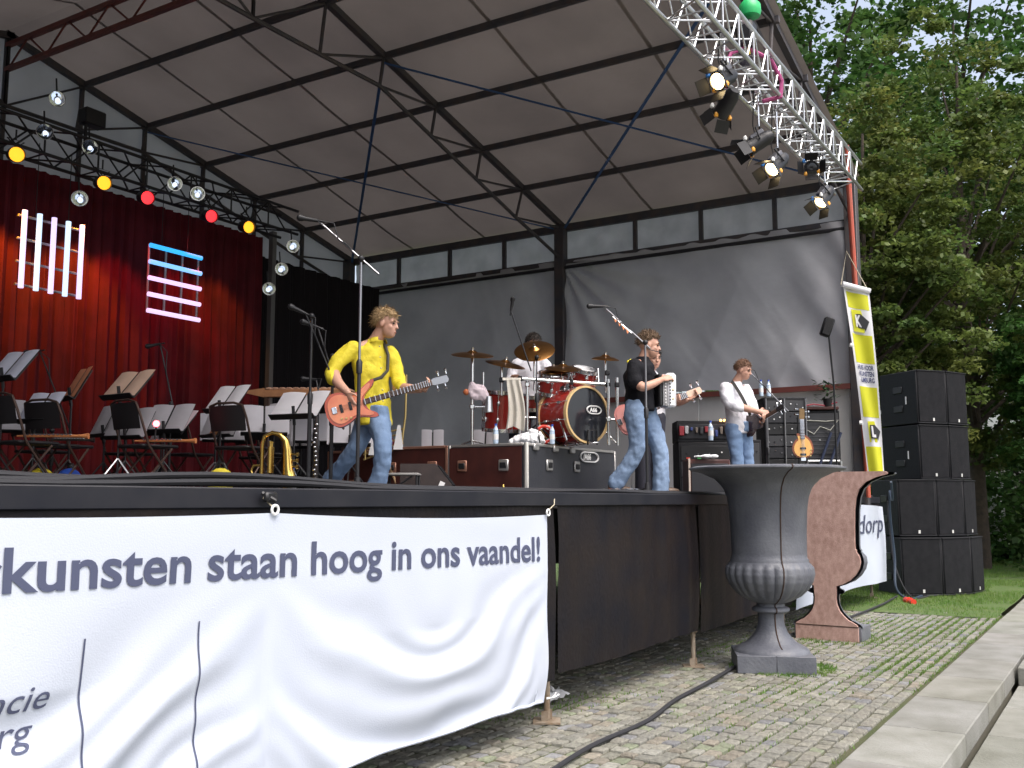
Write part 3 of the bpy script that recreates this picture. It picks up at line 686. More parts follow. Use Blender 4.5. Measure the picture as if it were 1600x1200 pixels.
# ================================================================ LOUDSPEAKER STACK
CABM = mat('black_textured_paint', (.007,.0075,.010), .6, 0, (.012,.012,.015), 30, .3, 220, spec=.3)
GRIL = mat('black_grille_foam', (.010,.0105,.013), .85, 0, (.016,.016,.019), 8, .6, 500, spec=.2)
def cabinet(px, py, pz, ang, label, w=.62, dpt=.98, h=.94):   # px,py: left front corner seen from the front; ang: direction the grille faces
    t = thing('loudspeaker', label, 'loudspeaker', (px, py, pz), ang, 'loudspeaker stack beside the stage')
    # local: +x out of the grille, y across, box spans y -w..0, x -dpt..0
    MB().box((-dpt/2, w/2, h/2), (dpt, w, h), b=.012).build('cabinet', CABM, t)
    MB().box((.006, w/2, h/2), (.03, w-.05, h-.05), b=.012).build('grille', GRIL, t)
    for z in (.012, h-.012): MB().box((.012, w/2, z), (.03, w-.01, .022), b=.005).build('frame_bar', CABM, t)
    MB().box((.026, w*.52, .075), (.008, .035, .055)).build('badge', mat('badge', (.6,.6,.58), .4), t, smooth=False)
    for z in (.30, .66):
        MB().box((-dpt*.5, -.004, h*z), (.24, .02, .12), b=.008).build('handle_plate', mat('handle_black', (.012,.012,.014), .4), t)
    MB().box((-dpt*.28, -.008, h*.45), (.02, .012, .14)).build('label', PLASTW if pz > 1 else CABM, t, smooth=False)
    return t
corner = Vector((11.62, -.40))
def arc(n, start, ang0, step, z, labs, w=.62, h=.94):
    p = Vector(start); a = ang0
    for i in range(n):
        cabinet(p.x, p.y, z, R(a), labs[i], w=w, h=h)
        ax = Vector((-math.sin(R(a)), math.cos(R(a)))); p = p + ax*(w+.006); a += step
rown = ['bottom row', 'second row from the ground', 'third row from the ground', 'top row']
for r_, (n, st, a0, stp, w) in enumerate([(3, (11.45,-.30), 214, 24, .70), (3, (11.55,-.27), 217, 22, .68), (2, (12.35,-.52), 230, 16, .64), (2, (12.35,-.52), 230, 16, .64)]):
    pos = ['nearest', 'middle', 'furthest'] if n == 3 else ['nearest', 'furthest']
    arc(n, st, a0, stp, .02+r_*.985, ['black loudspeaker cabinet, %s of the %s of the stack' % (pos[i], rown[r_]) for i in range(n)], w=w, h=.965)
# cables and odds on the ground
def cable(pts, r, m, label):
    P = [Vector(p) for p in pts]; out = []
    for i in range(len(P)-1):
        p0 = P[max(i-1,0)]; p1 = P[i]; p2 = P[i+1]; p3 = P[min(i+2, len(P)-1)]
        for k in range(8):
            t = k/8; out.append(.5*((2*p1)+(p2-p0)*t+(2*p0-5*p1+4*p2-p3)*t*t+(3*p1-p0-3*p2+p3)*t**3))
    out.append(P[-1]); return tag(MB().tube(out, r, 8).build('cable', m), label, 'cable')
cable([(-1.6,-.75,.03),(-.6,-.62,.03),(.3,-.62,.03),(1.1,-.50,.03),(2.0,-.44,.03),(2.9,-.36,.03),(4.2,-.28,.03),(5.4,-.15,.03),(7.2,-.3,.03),(9.4,-.35,.04),(11.0,-.3,.05)], .016, RUBBER, 'thick black cable running across the cobbles past the urn foot')
cable([(9.9,-.5,1.9),(10.2,-.45,1.62),(10.5,-.35,1.75),(10.75,-.3,1.3),(10.85,-.32,.7),(10.7,-.35,.2),(10.9,-.5,.03),(11.5,-.6,.03)], .02, mat('blue_black_cable', (.02,.035,.06), .5), 'dark blue cable hanging from the stage end down to the loudspeakers')
cable([(10.6,-.3,1.6),(10.9,-.25,1.2),(11.0,-.3,.5),(11.1,-.5,.04),(11.6,-.72,.03),(12.4,-1.1,.03),(13.6,-1.3,.03)], .014, RUBBER, 'thin black cable trailing along the foot of the loudspeaker stack')
rc = thing('power_connector', 'red power connector lying on the grass by the loudspeaker stack', 'plug', (10.35,-.62,.04), .5)
RP = mat('red_plastic', (.65,.04,.02), .4)
MB().tube([(-.16,0,0),(0,0,0)], .045, 12).build('plug', RP, rc); MB().tube([(.0,0,0),(.02,0,0),(.15,.02,0),(.2,.02,0)], [.058,.058,.05,.03], 12).build('socket', RP, rc)
li = thing('paper_litter', 'crumpled white paper lying on the cobbles under the stage', 'litter', (.55,.35,.02))
MB().grid(lambda a, b: ((a-.5)*.36, (b-.5)*.22, .05+.07*noise.noise(Vector((a*4, b*4, 1)))), 10, 8).build('sheet', PAPER, li, sharp=5, recalc=False)
MB().grid(lambda a, b: (.12+(a-.5)*.2, .1+(b-.5)*.2, .06+.08*noise.noise(Vector((a*5, b*4, 5)))), 8, 8).build('sheet', PAPER, li, sharp=5, recalc=False)

# ================================================================ TREES
BARK = mat('bark', (.075,.055,.04), .9, 0, (.04,.032,.025), 9, .6, 30)
def leafmat(name, c1, c2): return mat(name, c1, .55, 0, c2, .9, transl=.42, attr='tint', spec=.35)
def tree(name, label, loc, h, z0, rx, ncl, per, leaf, m, seed, warm, shape=1., trunk_r=.2, cat='tree'):
    r = np.random.default_rng(seed); random.seed(seed)
    t = thing(name, label, cat, loc, 0, 'trees behind the loudspeakers')
    tb = MB(); tb.tube([(0,0,-.3),(.05,.03,h*.25),(-.1,.1,h*.55),(.05,0,h*.92)], [trunk_r,trunk_r*.8,trunk_r*.5,.03], 10)
    n = 0; cl = []
    while len(cl) < ncl:
        p = r.uniform(-1, 1, 3); q = np.linalg.norm(p)
        if q > 1: continue
        if q < .45 and r.random() < .7: continue
        k = 1 + .35*noise.noise(Vector((p[0]*1.6+seed, p[1]*1.6, p[2]*2.4)))
        cl.append((p[0]*rx*k, p[1]*rx*k, z0+(h-z0)*(.5+.5*p[2]*min(k,1.08))))
    cl = np.array(cl)
    for i in range(0, ncl, max(1, ncl//40)):
        c = cl[i]; zz = max(h*.15, c[2]-rx*.6); tb.tube([(0,0,zz*.9), (c[0]*.5, c[1]*.5, zz+.3*(c[2]-zz)), tuple(c)], [trunk_r*.35, trunk_r*.2, .015], 5)
    tb.build('trunk', BARK, t, recalc=False)
    N = ncl*per; ci = np.repeat(np.arange(ncl), per); off = r.normal(0, 1, (N,3)); off /= np.maximum(.4, np.linalg.norm(off, axis=1))[:,None]
    sp = rx*.17*r.uniform(.6,1.5,ncl)[ci]; off *= (sp*r.uniform(.15,1.,N)**.6)[:,None]; off[:,2] *= .45
    P = cl[ci]+off; P[:,2] -= .25*np.hypot(off[:,0], off[:,1])
    ax = r.normal(0, 1, (N,3)); ax[:,2] = ax[:,2]*.45-.35; ax /= np.linalg.norm(ax, axis=1)[:,None]
    nn = r.normal(0, .55, (N,3)); nn[:,2] += 1; side = np.cross(ax, nn); side /= np.maximum(1e-6, np.linalg.norm(side, axis=1))[:,None]
    s = leaf*r.uniform(.45, 1.5, N)[:,None]
    V = np.stack([P-ax*s*.5, P+side*s*.36-ax*s*.05, P+ax*s*.5, P-side*s*.36-ax*s*.05], axis=1).reshape(-1,3)
    me = bpy.data.meshes.new('crown'); F = np.arange(N*4).reshape(-1,4)
    me.vertices.add(N*4); me.vertices.foreach_set('co', V.ravel()); me.loops.add(N*4); me.loops.foreach_set('vertex_index', F.ravel())
    me.polygons.add(N); me.polygons.foreach_set('loop_start', np.arange(N)*4); me.update(calc_edges=True); me.materials.append(m)
    cw = np.clip(r.normal(warm, .28, ncl), 0, 1)[ci]*.7 + r.uniform(0,.3,N); lum = r.uniform(.7,1.3,N)*r.uniform(.8,1.2,ncl)[ci]
    col = (1-cw)[:,None]*np.array([.72,1.0,.75]) + cw[:,None]*np.array([1.36,1.08,.84]); tint(me, col*lum[:,None])
    o = bpy.data.objects.new('crown', me); COL.objects.link(o); o.parent = t; return t
LG = leafmat('leaf_mid', (.11,.145,.045), (.085,.12,.038)); LDK = leafmat('leaf_dark', (.075,.14,.042), (.055,.105,.034))
tree('linden_tree', 'olive brown leafed tree closest behind the stage corner', (15.6,.9,0), 10.5, 1.6, 2.1, 420, 165, .108, LG, 3, .55, trunk_r=.16)
tree('linden_tree', 'leafy tree with brownish foliage right of the loudspeakers', (19.6,-.6,0), 13.5, 2.0, 2.9, 330, 150, .125, LG, 5, .42)
tree('broad_tree', 'tall dark green tree rising behind the stage roof', (24.5,4.2,0), 19, 1.0, 4.9, 330, 100, .22, LDK, 8, .12, trunk_r=.3)
tree('broad_tree', 'tall dark green tree furthest back beyond the loudspeakers', (29.5,.6,0), 20, .6, 5.0, 290, 95, .24, LDK, 11, .10, trunk_r=.3)
tree('young_tree', 'low green tree with drooping twigs at the right edge', (18.3,-3.0,0), 6.3, 1.5, 1.9, 230, 110, .12, leafmat('leaf_fresh', (.075,.15,.045), (.06,.12,.038)), 14, .15, trunk_r=.09)
tree('broad_tree', 'big green tree at the right border behind the young tree', (25.5,-4.4,0), 17, .8, 4.2, 260, 95, .21, LDK, 19, .18, trunk_r=.28)
hd = tree('clipped_hedge', 'dark low hedge in deep shade beyond the lawn', (27.0,-2.5,0), 3.6, -.4, 7.5, 420, 110, .17, LDK, 23, .05, trunk_r=.08, cat='hedge')
vn = thing('parked_van', 'white van glimpsed between the loudspeakers and the hedge', 'van', (25.9,.53,0), R(8))
VW = mat('white_paint', (.75,.76,.78), .35)
MB().box((0,0,1.35), (4.6,1.9,1.9), b=.15).build('body', VW, vn); MB().box((1.2,-.96,1.75), (1.1,.02,.55), b=.008).build('window', mat('van_glass', (.10,.12,.14), .1), vn); MB().box((-.6,-.96,1.75), (1.6,.02,.55), b=.008).build('window', MATS['van_glass'], vn)
for sx in (-1.4, 1.4):
    for sy in (-.9, .9): MB().tube([(sx,sy-.1,.34),(sx,sy+.1,.34)], .34, 18).build('wheel', RUBBER, vn)
random.seed(21)
# ================================================================ CHAIRS, MUSIC STANDS, INSTRUMENTS
CFR = mat('brown_chair_tube', (.09,.055,.045), .4, .5); CSE = mat('black_vinyl', (.018,.016,.018), .5)
def chair(loc, face, label):
    t = thing('folding_chair', label, 'chair', loc, face, 'folding chairs of the orchestra')      # local +x = front
    MB().box((.04,0,.45), (.40,.40,.03), b=.012).build('seat', CSE, t)
    MB().grid(lambda u, v: (-.19-.05*v-.03*(1-(2*u-1)**2), (u-.5)*.42, .60+v*.24), 10, 4).build('backrest', CSE, t, recalc=False)
    for s in (-1, 1):
        y = s*.215
        MB().tube([(-.24,y*.9,.84),(-.20,y,.72),(-.10,y,.45),(.10,y,.20),(.26,y,.0)], .012, 7).build('leg', CFR, t)
        MB().tube([(.16,y*.93,.43),(-.02,y*.93,.22),(-.22,y*.93,.0)], .011, 7).build('leg', CFR, t)
    MB().tube([(-.24,-.19,.84),(-.25,-.1,.865),(-.25,.1,.865),(-.24,.19,.84)], .012, 7).build('top_rail', CFR, t)
    MB().tube([(.2,-.215,.07),(.2,.215,.07)], .009, 6).build('stretcher', CFR, t); MB().tube([(-.17,-.2,.06),(-.17,.2,.06)], .009, 6).build('stretcher', CFR, t)
    return t
FA = VR + R(60)
for (x, y, da, lab) in [(-1.30,4.62,0,'black folding chair furthest left, nearest the left frame edge'), (-.78,4.85,.15,'folding chair under the orange sheet on the music stand'), (-.35,4.18,-.1,'folding chair with an orange lit instrument, below the peach sheet music'), (.33,3.62,.1,'folding chair right behind the white sheet music, left of the flugelhorn'), (-.25,5.95,.2,'folding chair in the second row behind the leftmost chair'), (1.02,5.19,.0,'folding chair in the second row left of the pink sheet music'), (1.5,4.41,.25,'folding chair behind the wide white music sheet'), (.55,5.6,.1,'folding chair in the back row under the two overhead microphones'), (2.0,5.1,-.2,'folding chair in the back row behind the wooden xylophone')]:
    chair((x,y,D), FA+da, lab)
def mstand(loc, yaw, h, label, paper, w=.48, hh=.33, tilt=28, roll=0):
    t = thing('music_stand', label, 'music stand', loc, yaw, 'music stands of the orchestra')       # sheet faces local -y
    M = Matrix.Translation((0,0,h)) @ Matrix.Rotation(R(roll), 4, 'Y') @ Matrix.Rotation(R(-tilt), 4, 'X')
    def bx(c, d, b=0): return MB().box(M @ Vector(c), d, M=M.to_3x3().to_4x4(), b=b)
    bx((0,.008,hh/2), (w,.008,hh)).build('desk', BLACK, t, smooth=False); bx((0,-.03,0), (w,.06,.008)).build('ledge', BLACK, t, smooth=False)
    if paper:
        pm = mat('paper_%d_%d_%d' % tuple(int(c*99) for c in paper), paper, .8, 0, tuple(c*.93 for c in paper), 9, transl=.25)
        for s in (-1, 1):
            MB().grid(lambda u, v: M @ Vector((s*.01+s*u*(w*.5+.01), -.006-.04*w*math.sin(u*2.6), .008+v*(hh+.02))), 6, 3).build('sheet', pm, t, recalc=False)
    MB().tube([(0,.03,.25),(0,.03,h-.02)], .011, 7).build('post', BLACK, t); MB().tube([(0,.03,h-.06),(0,.0,h+.12)], .016, 7).build('neck', BLACK, t)
    for k in range(3):
        a = k*2.094+.4; MB().tube([(0,.03,.34),(.26*math.cos(a),.03+.26*math.sin(a),.01)], .009, 6).build('leg', BLACK if not paper or paper[2] > .5 else ALU, t)
    return t
WH = (.80,.78,.82); PK = (.78,.62,.66); PE = (.80,.55,.42); OR = (.80,.33,.18); GY = (.56,.54,.58); BL = (.74,.76,.90)  # orange and peach papers carry the amber lamp light in their colour
for (x, y, h, yaw, col, tl, rl, w, lab) in [
    (-1.42,4.80,1.0,-30,BL,38,10,.42,'music stand with bluish white sheet at the left frame edge'),
    (-.56,5.07,.92,-50,OR,28,14,.36,'music stand with a sheet painted orange as amber lit seen nearly edge on'),
    (-.50,4.40,.90,-32,PE,40,16,.46,'music stand with sheets painted peach as amber lit and a yellow edge'),
    (.52,5.05,.64,-22,PK,45,8,.56,'low music stand with wide pinkish sheets'),
    (.24,3.85,.80,-28,WH,40,6,.36,'small bright white music sheet with blue clips'),
    (.44,3.06,.72,-22,WH,42,9,.50,'wide white open music book left of the two microphone stands'),
    (3.67,3.78,.50,5,GY,18,0,.24,'small grey music sheet behind the red brown cases, left one'),
    (4.01,3.22,.50,-8,GY,18,0,.28,'grey music sheet seen below the silver cowbell'),
    (.9,4.6,.62,-30,GY,25,5,.46,'grey backed music stand in the second row behind the flugelhorn'),
    (1.35,5.0,.60,20,GY,25,-5,.46,'grey music stand behind the wide white music book'),
    (1.2,5.9,.62,-45,GY,25,5,.46,'grey music stand in the back row near the curtain centre'),
    (1.75,4.0,.58,15,GY,22,4,.46,'grey music stand seen right behind the bass player'),
    (.0,5.3,.60,-40,GY,25,8,.46,'grey music stand in the second row behind the peach sheets'),
    (-.95,5.6,.60,30,GY,25,8,.46,'grey music stand in the second row at the left'),
    (2.1,4.55,.55,-20,GY,24,-4,.46,'grey music stand below the xylophone end'),
    (2.75,4.6,.62,25,GY,24,8,.40,'grey music stand seen under the gilt staff frame'),
    (-.15,4.75,.55,-20,GY,30,0,.46,'grey white sheet low between the second and third chair'),
    (.75,3.75,.60,15,GY,30,0,.46,'grey white sheet low behind the flugelhorn'),
    (.15,4.55,.62,-15,GY,35,0,.44,'grey white sheet just left of the low pinkish sheets'),
    (1.05,3.95,.66,-35,GY,30,0,.40,'grey white sheet behind the wide white music book, lower left'),
    (1.6,3.35,.52,10,GY,30,0,.44,'grey white sheet right beside the left leg of the bass player'),
    (-1.0,4.95,.66,-20,BL,35,0,.36,'bluish sheet low behind the leftmost chair'),
    (.62,4.35,.60,-60,(.80,.40,.20),25,12,.34,'short orange sheet on a stand beside the bright white sheet')]:
    mstand((x,y,D), VR+R(yaw), h, lab, col, w=w, tilt=tl, roll=0)
# woodwinds lying on the chairs, amber lamp light painted into the colour of the orange ones
def woodwind(loc, rz, m, label, L=.62):
    t = thing('clarinet', label, 'clarinet', loc, rz, 'woodwinds lying on the chairs')
    MB().tube([(0,0,0),(L*.12,0,0),(L*.8,0,0),(L*.9,0,0),(L,0,0)], [.007,.011,.012,.015,.026], 10).build('tube', m, t)
    for k in range(11): MB().ell((L*(.16+.06*k), -.014, .012), (.013,.010,.008), seg=8, rings=5).build('key', CHROME, t)
    MB().tube([(L*.15,-.02,.014),(L*.75,-.02,.014)], .004, 5).build('key_rod', CHROME, t)
ORG = mat('amber_lit_silver', (.95,.36,.14), .35, .5)
woodwind((-1.42,4.50,D+.50), VR, ORG, 'woodwind in painted amber light on the leftmost chair'); woodwind((-.98,4.72,D+.50), VR+.2, mat('dark_wood', (.03,.02,.018), .3), 'short dark woodwind on the second chair', .4)
woodwind((-.52,4.10,D+.49), VR-.08, ORG, 'woodwind in painted amber light on the chair below the peach sheets', .58)
rl = thing('pilot_light', 'small glowing red lamp on a chair back below the peach sheet', 'lamp', (-.33,4.05,D+.66))
MB().ell((0,0,0), .03).build('bulb', mat('red_pilot', (1,.1,.12), .3, emit=(1,.08,.10), estr=6), rl); MB().tube([(0,0,-.02),(0,.02,-.2)], .008, 6).build('holder', BLACK, rl)
# flugelhorn standing on its bell
fh = thing('flugelhorn', 'brass flugelhorn standing upright on its bell at the deck edge', 'flugelhorn', (.22,3.05,D+.06), VR); fh.scale = (1.2,1.2,1.15)
MB().tube([(-.105,0,.03),(-.105,0,.36),(-.09,0,.415),(-.03,0,.445),(.03,0,.43),(.075,0,.38),(.09,0,.30),(.10,0,.15),(.115,0,.06),(.135,0,.01)], [.015,.015,.016,.017,.02,.025,.032,.04,.058,.085], 14).build('bell_tube', BRASS, fh)
for k in range(3):
    v = MB().tube([(-.035+.0*k,-.005-.035*k+.035,.12),(-.035,-.035*k+.03,.33)], .016, 10).build('valve', BRASS, fh)
    MB().tube([(-.035,-.035*k+.03,.33),(-.035,-.035*k+.03,.365)], .006, 6).tube([(-.035,-.035*k+.03,.365),(-.035,-.035*k+.03,.372)], .013, 8).build('valve_cap', BRASS, v)
MB().tube([(-.105,0,.10),(-.17,0,.10),(-.185,0,.14),(-.17,0,.18),(-.105,0,.18)], .010, 8).build('slide', BRASS, fh)
for k in range(3): MB().tube([(.09,0,.17+.05*k),(.17,-.01,.17+.05*k)], .009, 8).tube([(.165,-.01,.17+.05*k),(.18,-.01,.17+.05*k)], .018, 8).build('finger_button', BRASS, fh)
ws = thing('bass_clarinet', 'tall slim dark woodwind with silver keys upright on a stand', 'clarinet', (.42,2.74,D), VR)
MB().tube([(0,0,.03),(0,0,.62),(.0,0,.72)], [.02,.018,.012], 9).build('tube', mat('dark_wood', (.03,.02,.018), .3), ws)
for k in range(15): MB().ell((random.uniform(-.014,.014), -.018, .06+.042*k), (.014,.01,.012), seg=8, rings=5).build('key', CHROME, ws)
for k in range(3): MB().tube([(0,0,.08),(.16*math.cos(k*2.1),.16*math.sin(k*2.1),.008)], .007, 5).build('stand_leg', BLACK, ws)
xy = thing('xylophone', 'wooden xylophone end seen at chest height behind the microphone stands', 'xylophone', (1.45,3.85,D), VR-.12)
XW = mat('xylophone_wood', (.42,.20,.09), .45, 0, (.33,.15,.07), 10)
for s, yy, L in ((0,.0,.95), (1,.5,.75)): MB().box((0,yy,1.10), (L,.05,.085), b=.008).build('rail', XW, xy)
for k in range(12): MB().box((-.42+.075*k,.25,1.155), (.055,.56-.012*k,.022), b=.005).build('bar', mat('bar_wood', (.5,.3,.2), .35, 0, (.42,.22,.14), 8), xy)
MB().prism([(-.70,.015),(-.42,.05),(-.42,-.05)], (-.05,0,1.11), (1,0,0), (0,0,1), .05).build('rail_tip', XW, xy)
for x in (-.42,.42):
    for yy in (0,.5): MB().tube([(x,yy,0),(x,yy,1.08)], .016, 7).build('leg', CFR, xy)
ly = thing('music_standard', 'gilt frame with zigzag crown and five staff bars behind the bass player', 'ornament', (2.35,3.25,D), VR)
MB().tube([(.05,0,1.30),(.045,0,.9),(-.02,0,.35),(-.06,0,0)], .013, 7).build('post', GOLD, ly); MB().tube([(-.40,0,1.28),(-.40,0,.4)], .012, 7).build('post', GOLD, ly)
MB().tube([(.05-.028*k, 0, 1.36-(.06 if k % 2 else 0)) for k in range(9)], .011, 6).build('crown', GOLD, ly); MB().tube([(.05,0,1.36),(.05,0,1.28)], .012, 6).build('crown_side', GOLD, ly)
for k in range(5): MB().tube([(-.42,0,.62-.055*k),(-.2,0,.70-.055*k),(.03,0,.75-.055*k)], .011, 6).build('staff_bar', GOLD, ly)
for k, x in enumerate((-.28,-.14,.0)): MB().prism([(-.055,0),(.055,0),(.02,.27),(-.01,.27)], (x-.02,-.05-.02*k,.45+.03*k), (1,0,0), (0,0,1), .012).build('paper_flag', PAPER, ly)
MB().tube([(-.3,-.02,0),(-.2,-.02,.45)], .014, 6).tube([(0,-.02,0),(-.16,-.02,.45)], .014, 6).build('easel_leg', mat('pine', (.45,.30,.16), .6), ly)
for (x, y, c, lab) in ((-.88,4.95,(.75,.6,.03),'yellow bag on the floor under the second chair'), (-.66,4.85,(.03,.10,.5),'blue bag on the floor under the second chair'), (.02,3.55,(.75,.62,.05),'yellow upright case on the floor left of the flugelhorn')):
    t = thing('bag', lab, 'bag', (x,y,D), VR); MB().ell((0,0,.12), (.13,.09,.13)).build('body', mat('bag_%d' % (c[2]*100), c, .6), t, recalc=False); MB().tube([(-.06,0,.22),(-.03,0,.29),(.03,0,.29),(.06,0,.22)], .01, 6).build('handle', BLACK, t)
bo = thing('water_bottle', 'clear water bottle standing right of the flugelhorn', 'bottle', (.40,3.0,D)); GLS = mat('bottle_plastic', (.55,.68,.85), .08, 0, spec=.8)
def bottle(t, k=1.):
    MB().lathe([(0,0),(.032,0),(.034,.02),(.034,.15),(.03,.17),(.034,.18),(.013,.225),(.013,.24),(0,.24)], 14).build('body', GLS, t); MB().lathe([(0,.238),(.016,.238),(.016,.262),(0,.262)], 12).build('cap', mat('blue_cap', (.04,.10,.5), .4), t); MB().lathe([(.0345,.06),(.0355,.06),(.0355,.13),(.0345,.13)], 14).build('label', PLASTW, t); t.scale = (k,k,k)
bottle(bo)
# ---------------------------------------------------------------- microphone stands
def mic(t, p, d, m=BLACK, L=.16):
    p = Vector(p); d = Vector(d).normalized()
    MB().tube([p, p+d*L*.65, p+d*L*.72, p+d*L*.9, p+d*L], [.012,.019,.025,.027,.012], 12).build('microphone', m, t)
    MB().tube([p-d*.05, p], .009, 6).build('mic_clip', BLACK, t)
def mstnd(loc, h, boom, label, micdir=None, r=.0115, base='round', m=BLACK, lead=True):
    t = thing('microphone_stand', label, 'microphone stand', loc, VR, 'microphone stands on the stage')
    MB().tube([(0,0,.02),(0,0,h*.55)], r*1.25, 9).build('lower_pole', BLACK, t); MB().tube([(0,0,h*.52),(0,0,h)], r*.85, 8).build('upper_pole', m, t)
    MB().lathe([(0,-.05),(.022,-.045),(.024,.04),(.012,.06),(0,.06)], 10, Matrix.Translation((0,0,h*.53))).build('clutch', BLACK, t)
    if base == 'round': MB().lathe([(0,0),(.13,0),(.135,.012),(.11,.03),(.03,.045),(.022,.11),(.0,.12)], 24).build('base', BLACK, t)
    else:
        for k in range(3): a = k*2.094+.6; MB().tube([(0,0,.22),(.30*math.cos(a),.30*math.sin(a),.012)], .010, 6).build('leg', BLACK, t)
    if boom:
        MB().ell((0,-.015,h), .026, seg=10, rings=7).build('boom_joint', BLACK, t)
        MB().tube([boom[0], boom[1]], .008, 7).build('boom', m, t)
        mic(t, boom[0] if micdir is None else boom[0], micdir or (Vector(boom[0])-Vector(boom[1])))
        b0, b1 = Vector(boom[0]), Vector(boom[1])
        if lead: MB().tube([b0+(b1-b0)*.0+Vector((0,-.01,0)), b0+(b1-b0)*.15+Vector((.05,-.01,.04)), b0+(b1-b0)*.3+Vector((.02,-.02,-.03)), b0+(b1-b0)*.45+Vector((0,-.012,.01)), b0+(b1-b0)*.6], .005, 5).build('lead', RUBBER, t)
    return t
GREY = mat('grey_chrome', (.30,.30,.32), .3, .9)
mstnd((-.86,1.14,D), 1.75, ((-.32,-.05,2.03),(.13,.03,1.64)), 'tall black boom microphone stand right in front of the bass player', micdir=(-1,-.1,.15), m=GREY)
mstnd((-.30,2.15,D), 1.50, ((-.05,-.02,1.52),(.16,.05,1.02)), 'left one of the close pair of microphone stands beside the bass player', micdir=(-1,-.2,.45), r=.014)
mstnd((.03,2.20,D), 1.20, ((-.14,0,1.46),(.02,0,.98)), 'right one of the close pair of microphone stands touching the yellow sleeve', micdir=(-.9,-.3,.3), r=.014)
mstnd((-.62,5.2,D), .62, ((-.22,.1,1.42),(.18,0,.60)), 'slim boom stand with a faint microphone over the second chair', micdir=(-1,0,-.15), base='tri')
mstnd((.45,4.8,D), .95, ((-.18,.1,1.60),(.06,0,.75)), 'slim boom stand reaching up left of the bright white sheet', micdir=(-1,0,-.2), base='tri')
mstnd((1.05,3.3,D), .95, ((-.04,.05,1.18),(.02,0,.95)), 'short microphone stand over the xylophone rail', micdir=(-1,0,.05), base='tri')
mstnd((2.75,1.72,D+.54), .95, ((-.28,0,1.46),(-.06,0,.80)), 'thin overhead microphone rising above the drum kit', micdir=(.15,0,1), r=.008, base='tri', lead=False)
mstnd((2.21,.20,D), 1.45, ((-.40,-.02,1.80),(.05,.03,1.40)), 'black microphone stand with a pale boom in front of the accordion player', micdir=(-1,0,.02), m=GREY)
ph = thing('pick_holder', 'orange plectrums clipped along the boom in front of the accordion player', 'plectrums', (2.21,.20,D), VR)
for k in range(4): MB().prism([(-.025,.0),(.025,.0),(.0,-.045)], (-.285+.038*k,-.015,1.685-.036*k), (1,0,-.9), (0,0,1), .006).build('plectrum', mat('orange_pick', (.8,.28,.12), .4), ph)
MB().tube([(-.31,-.01,1.70),(-.13,-.01,1.54)], .009, 6).build('holder_bar', CHROME, ph)
mstnd((7.3,.62,D), 1.2, ((-.30,0,1.83),(.30,0,1.20)), 'boom microphone stand in front of the guitarist in the white shirt', micdir=(-1,0,.05), m=GREY, base='tri')
# ---------------------------------------------------------------- low table, monitor wedge, pedals
bt = thing('low_table', 'low grey topped stand with black legs behind the bass player', 'table', (.98,2.15,D), VR)
MB().box((0,0,.19), (.32,.30,.022), b=.006).build('top', mat('grey_top', (.30,.29,.28), .6), bt)
for x in (-.14,.14):
    for y in (-.12,.12): MB().tube([(x,y,.18),(x,y,0)], .012, 6).build('leg', BLACK, bt)
MB().tube([(-.13,-.12,.02),(.1,-.12,.17)], .01, 6).build('brace', BLACK, bt)
wd = thing('monitor_wedge', 'dark brown stage monitor wedge with a white label', 'monitor', (1.52,2.22,D), VR)
MB().prism([(-.28,0),(.22,0),(.22,.10),(.06,.30),(-.28,.30)], (0,0,0), (1,0,0), (0,0,1), .5).build('cabinet', mat('brown_black_box', (.045,.03,.028), .6, 0, (.03,.02,.02), 9, .3, 200), wd, smooth=False)
MB().box((.155,0,.19), (.012,.46,.24), M=Matrix.Rotation(R(-38), 4, 'Y')).build('grille', GRIL, wd, smooth=False)
MB().box((.12,-.256,.09), (.05,.01,.075), M=Matrix.Rotation(R(25), 4, 'Y')).build('label', PAPER, wd, smooth=False)
pd = thing('pedal_board', 'guitar effect pedals wrapped with silver tape on the deck', 'pedals', (1.96,.40,D), VR)
for k in range(4): MB().box((-.16+.11*k, .02*(k % 2), .025), (.09,.13,.045), rz=.2*k, b=.008).build('pedal', [CHROME, mat('red_pedal', (.35,.08,.05), .4), CHROME, BLACK][k], pd)
MB().grid(lambda u, v: ((u-.5)*.55, -.06+v*.1, .05+.02*noise.noise(Vector((u*9, v*4, 2)))), 22, 4).build('foil', mat('silver_foil', (.7,.68,.68), .25, .9), pd, sharp=10, recalc=False)
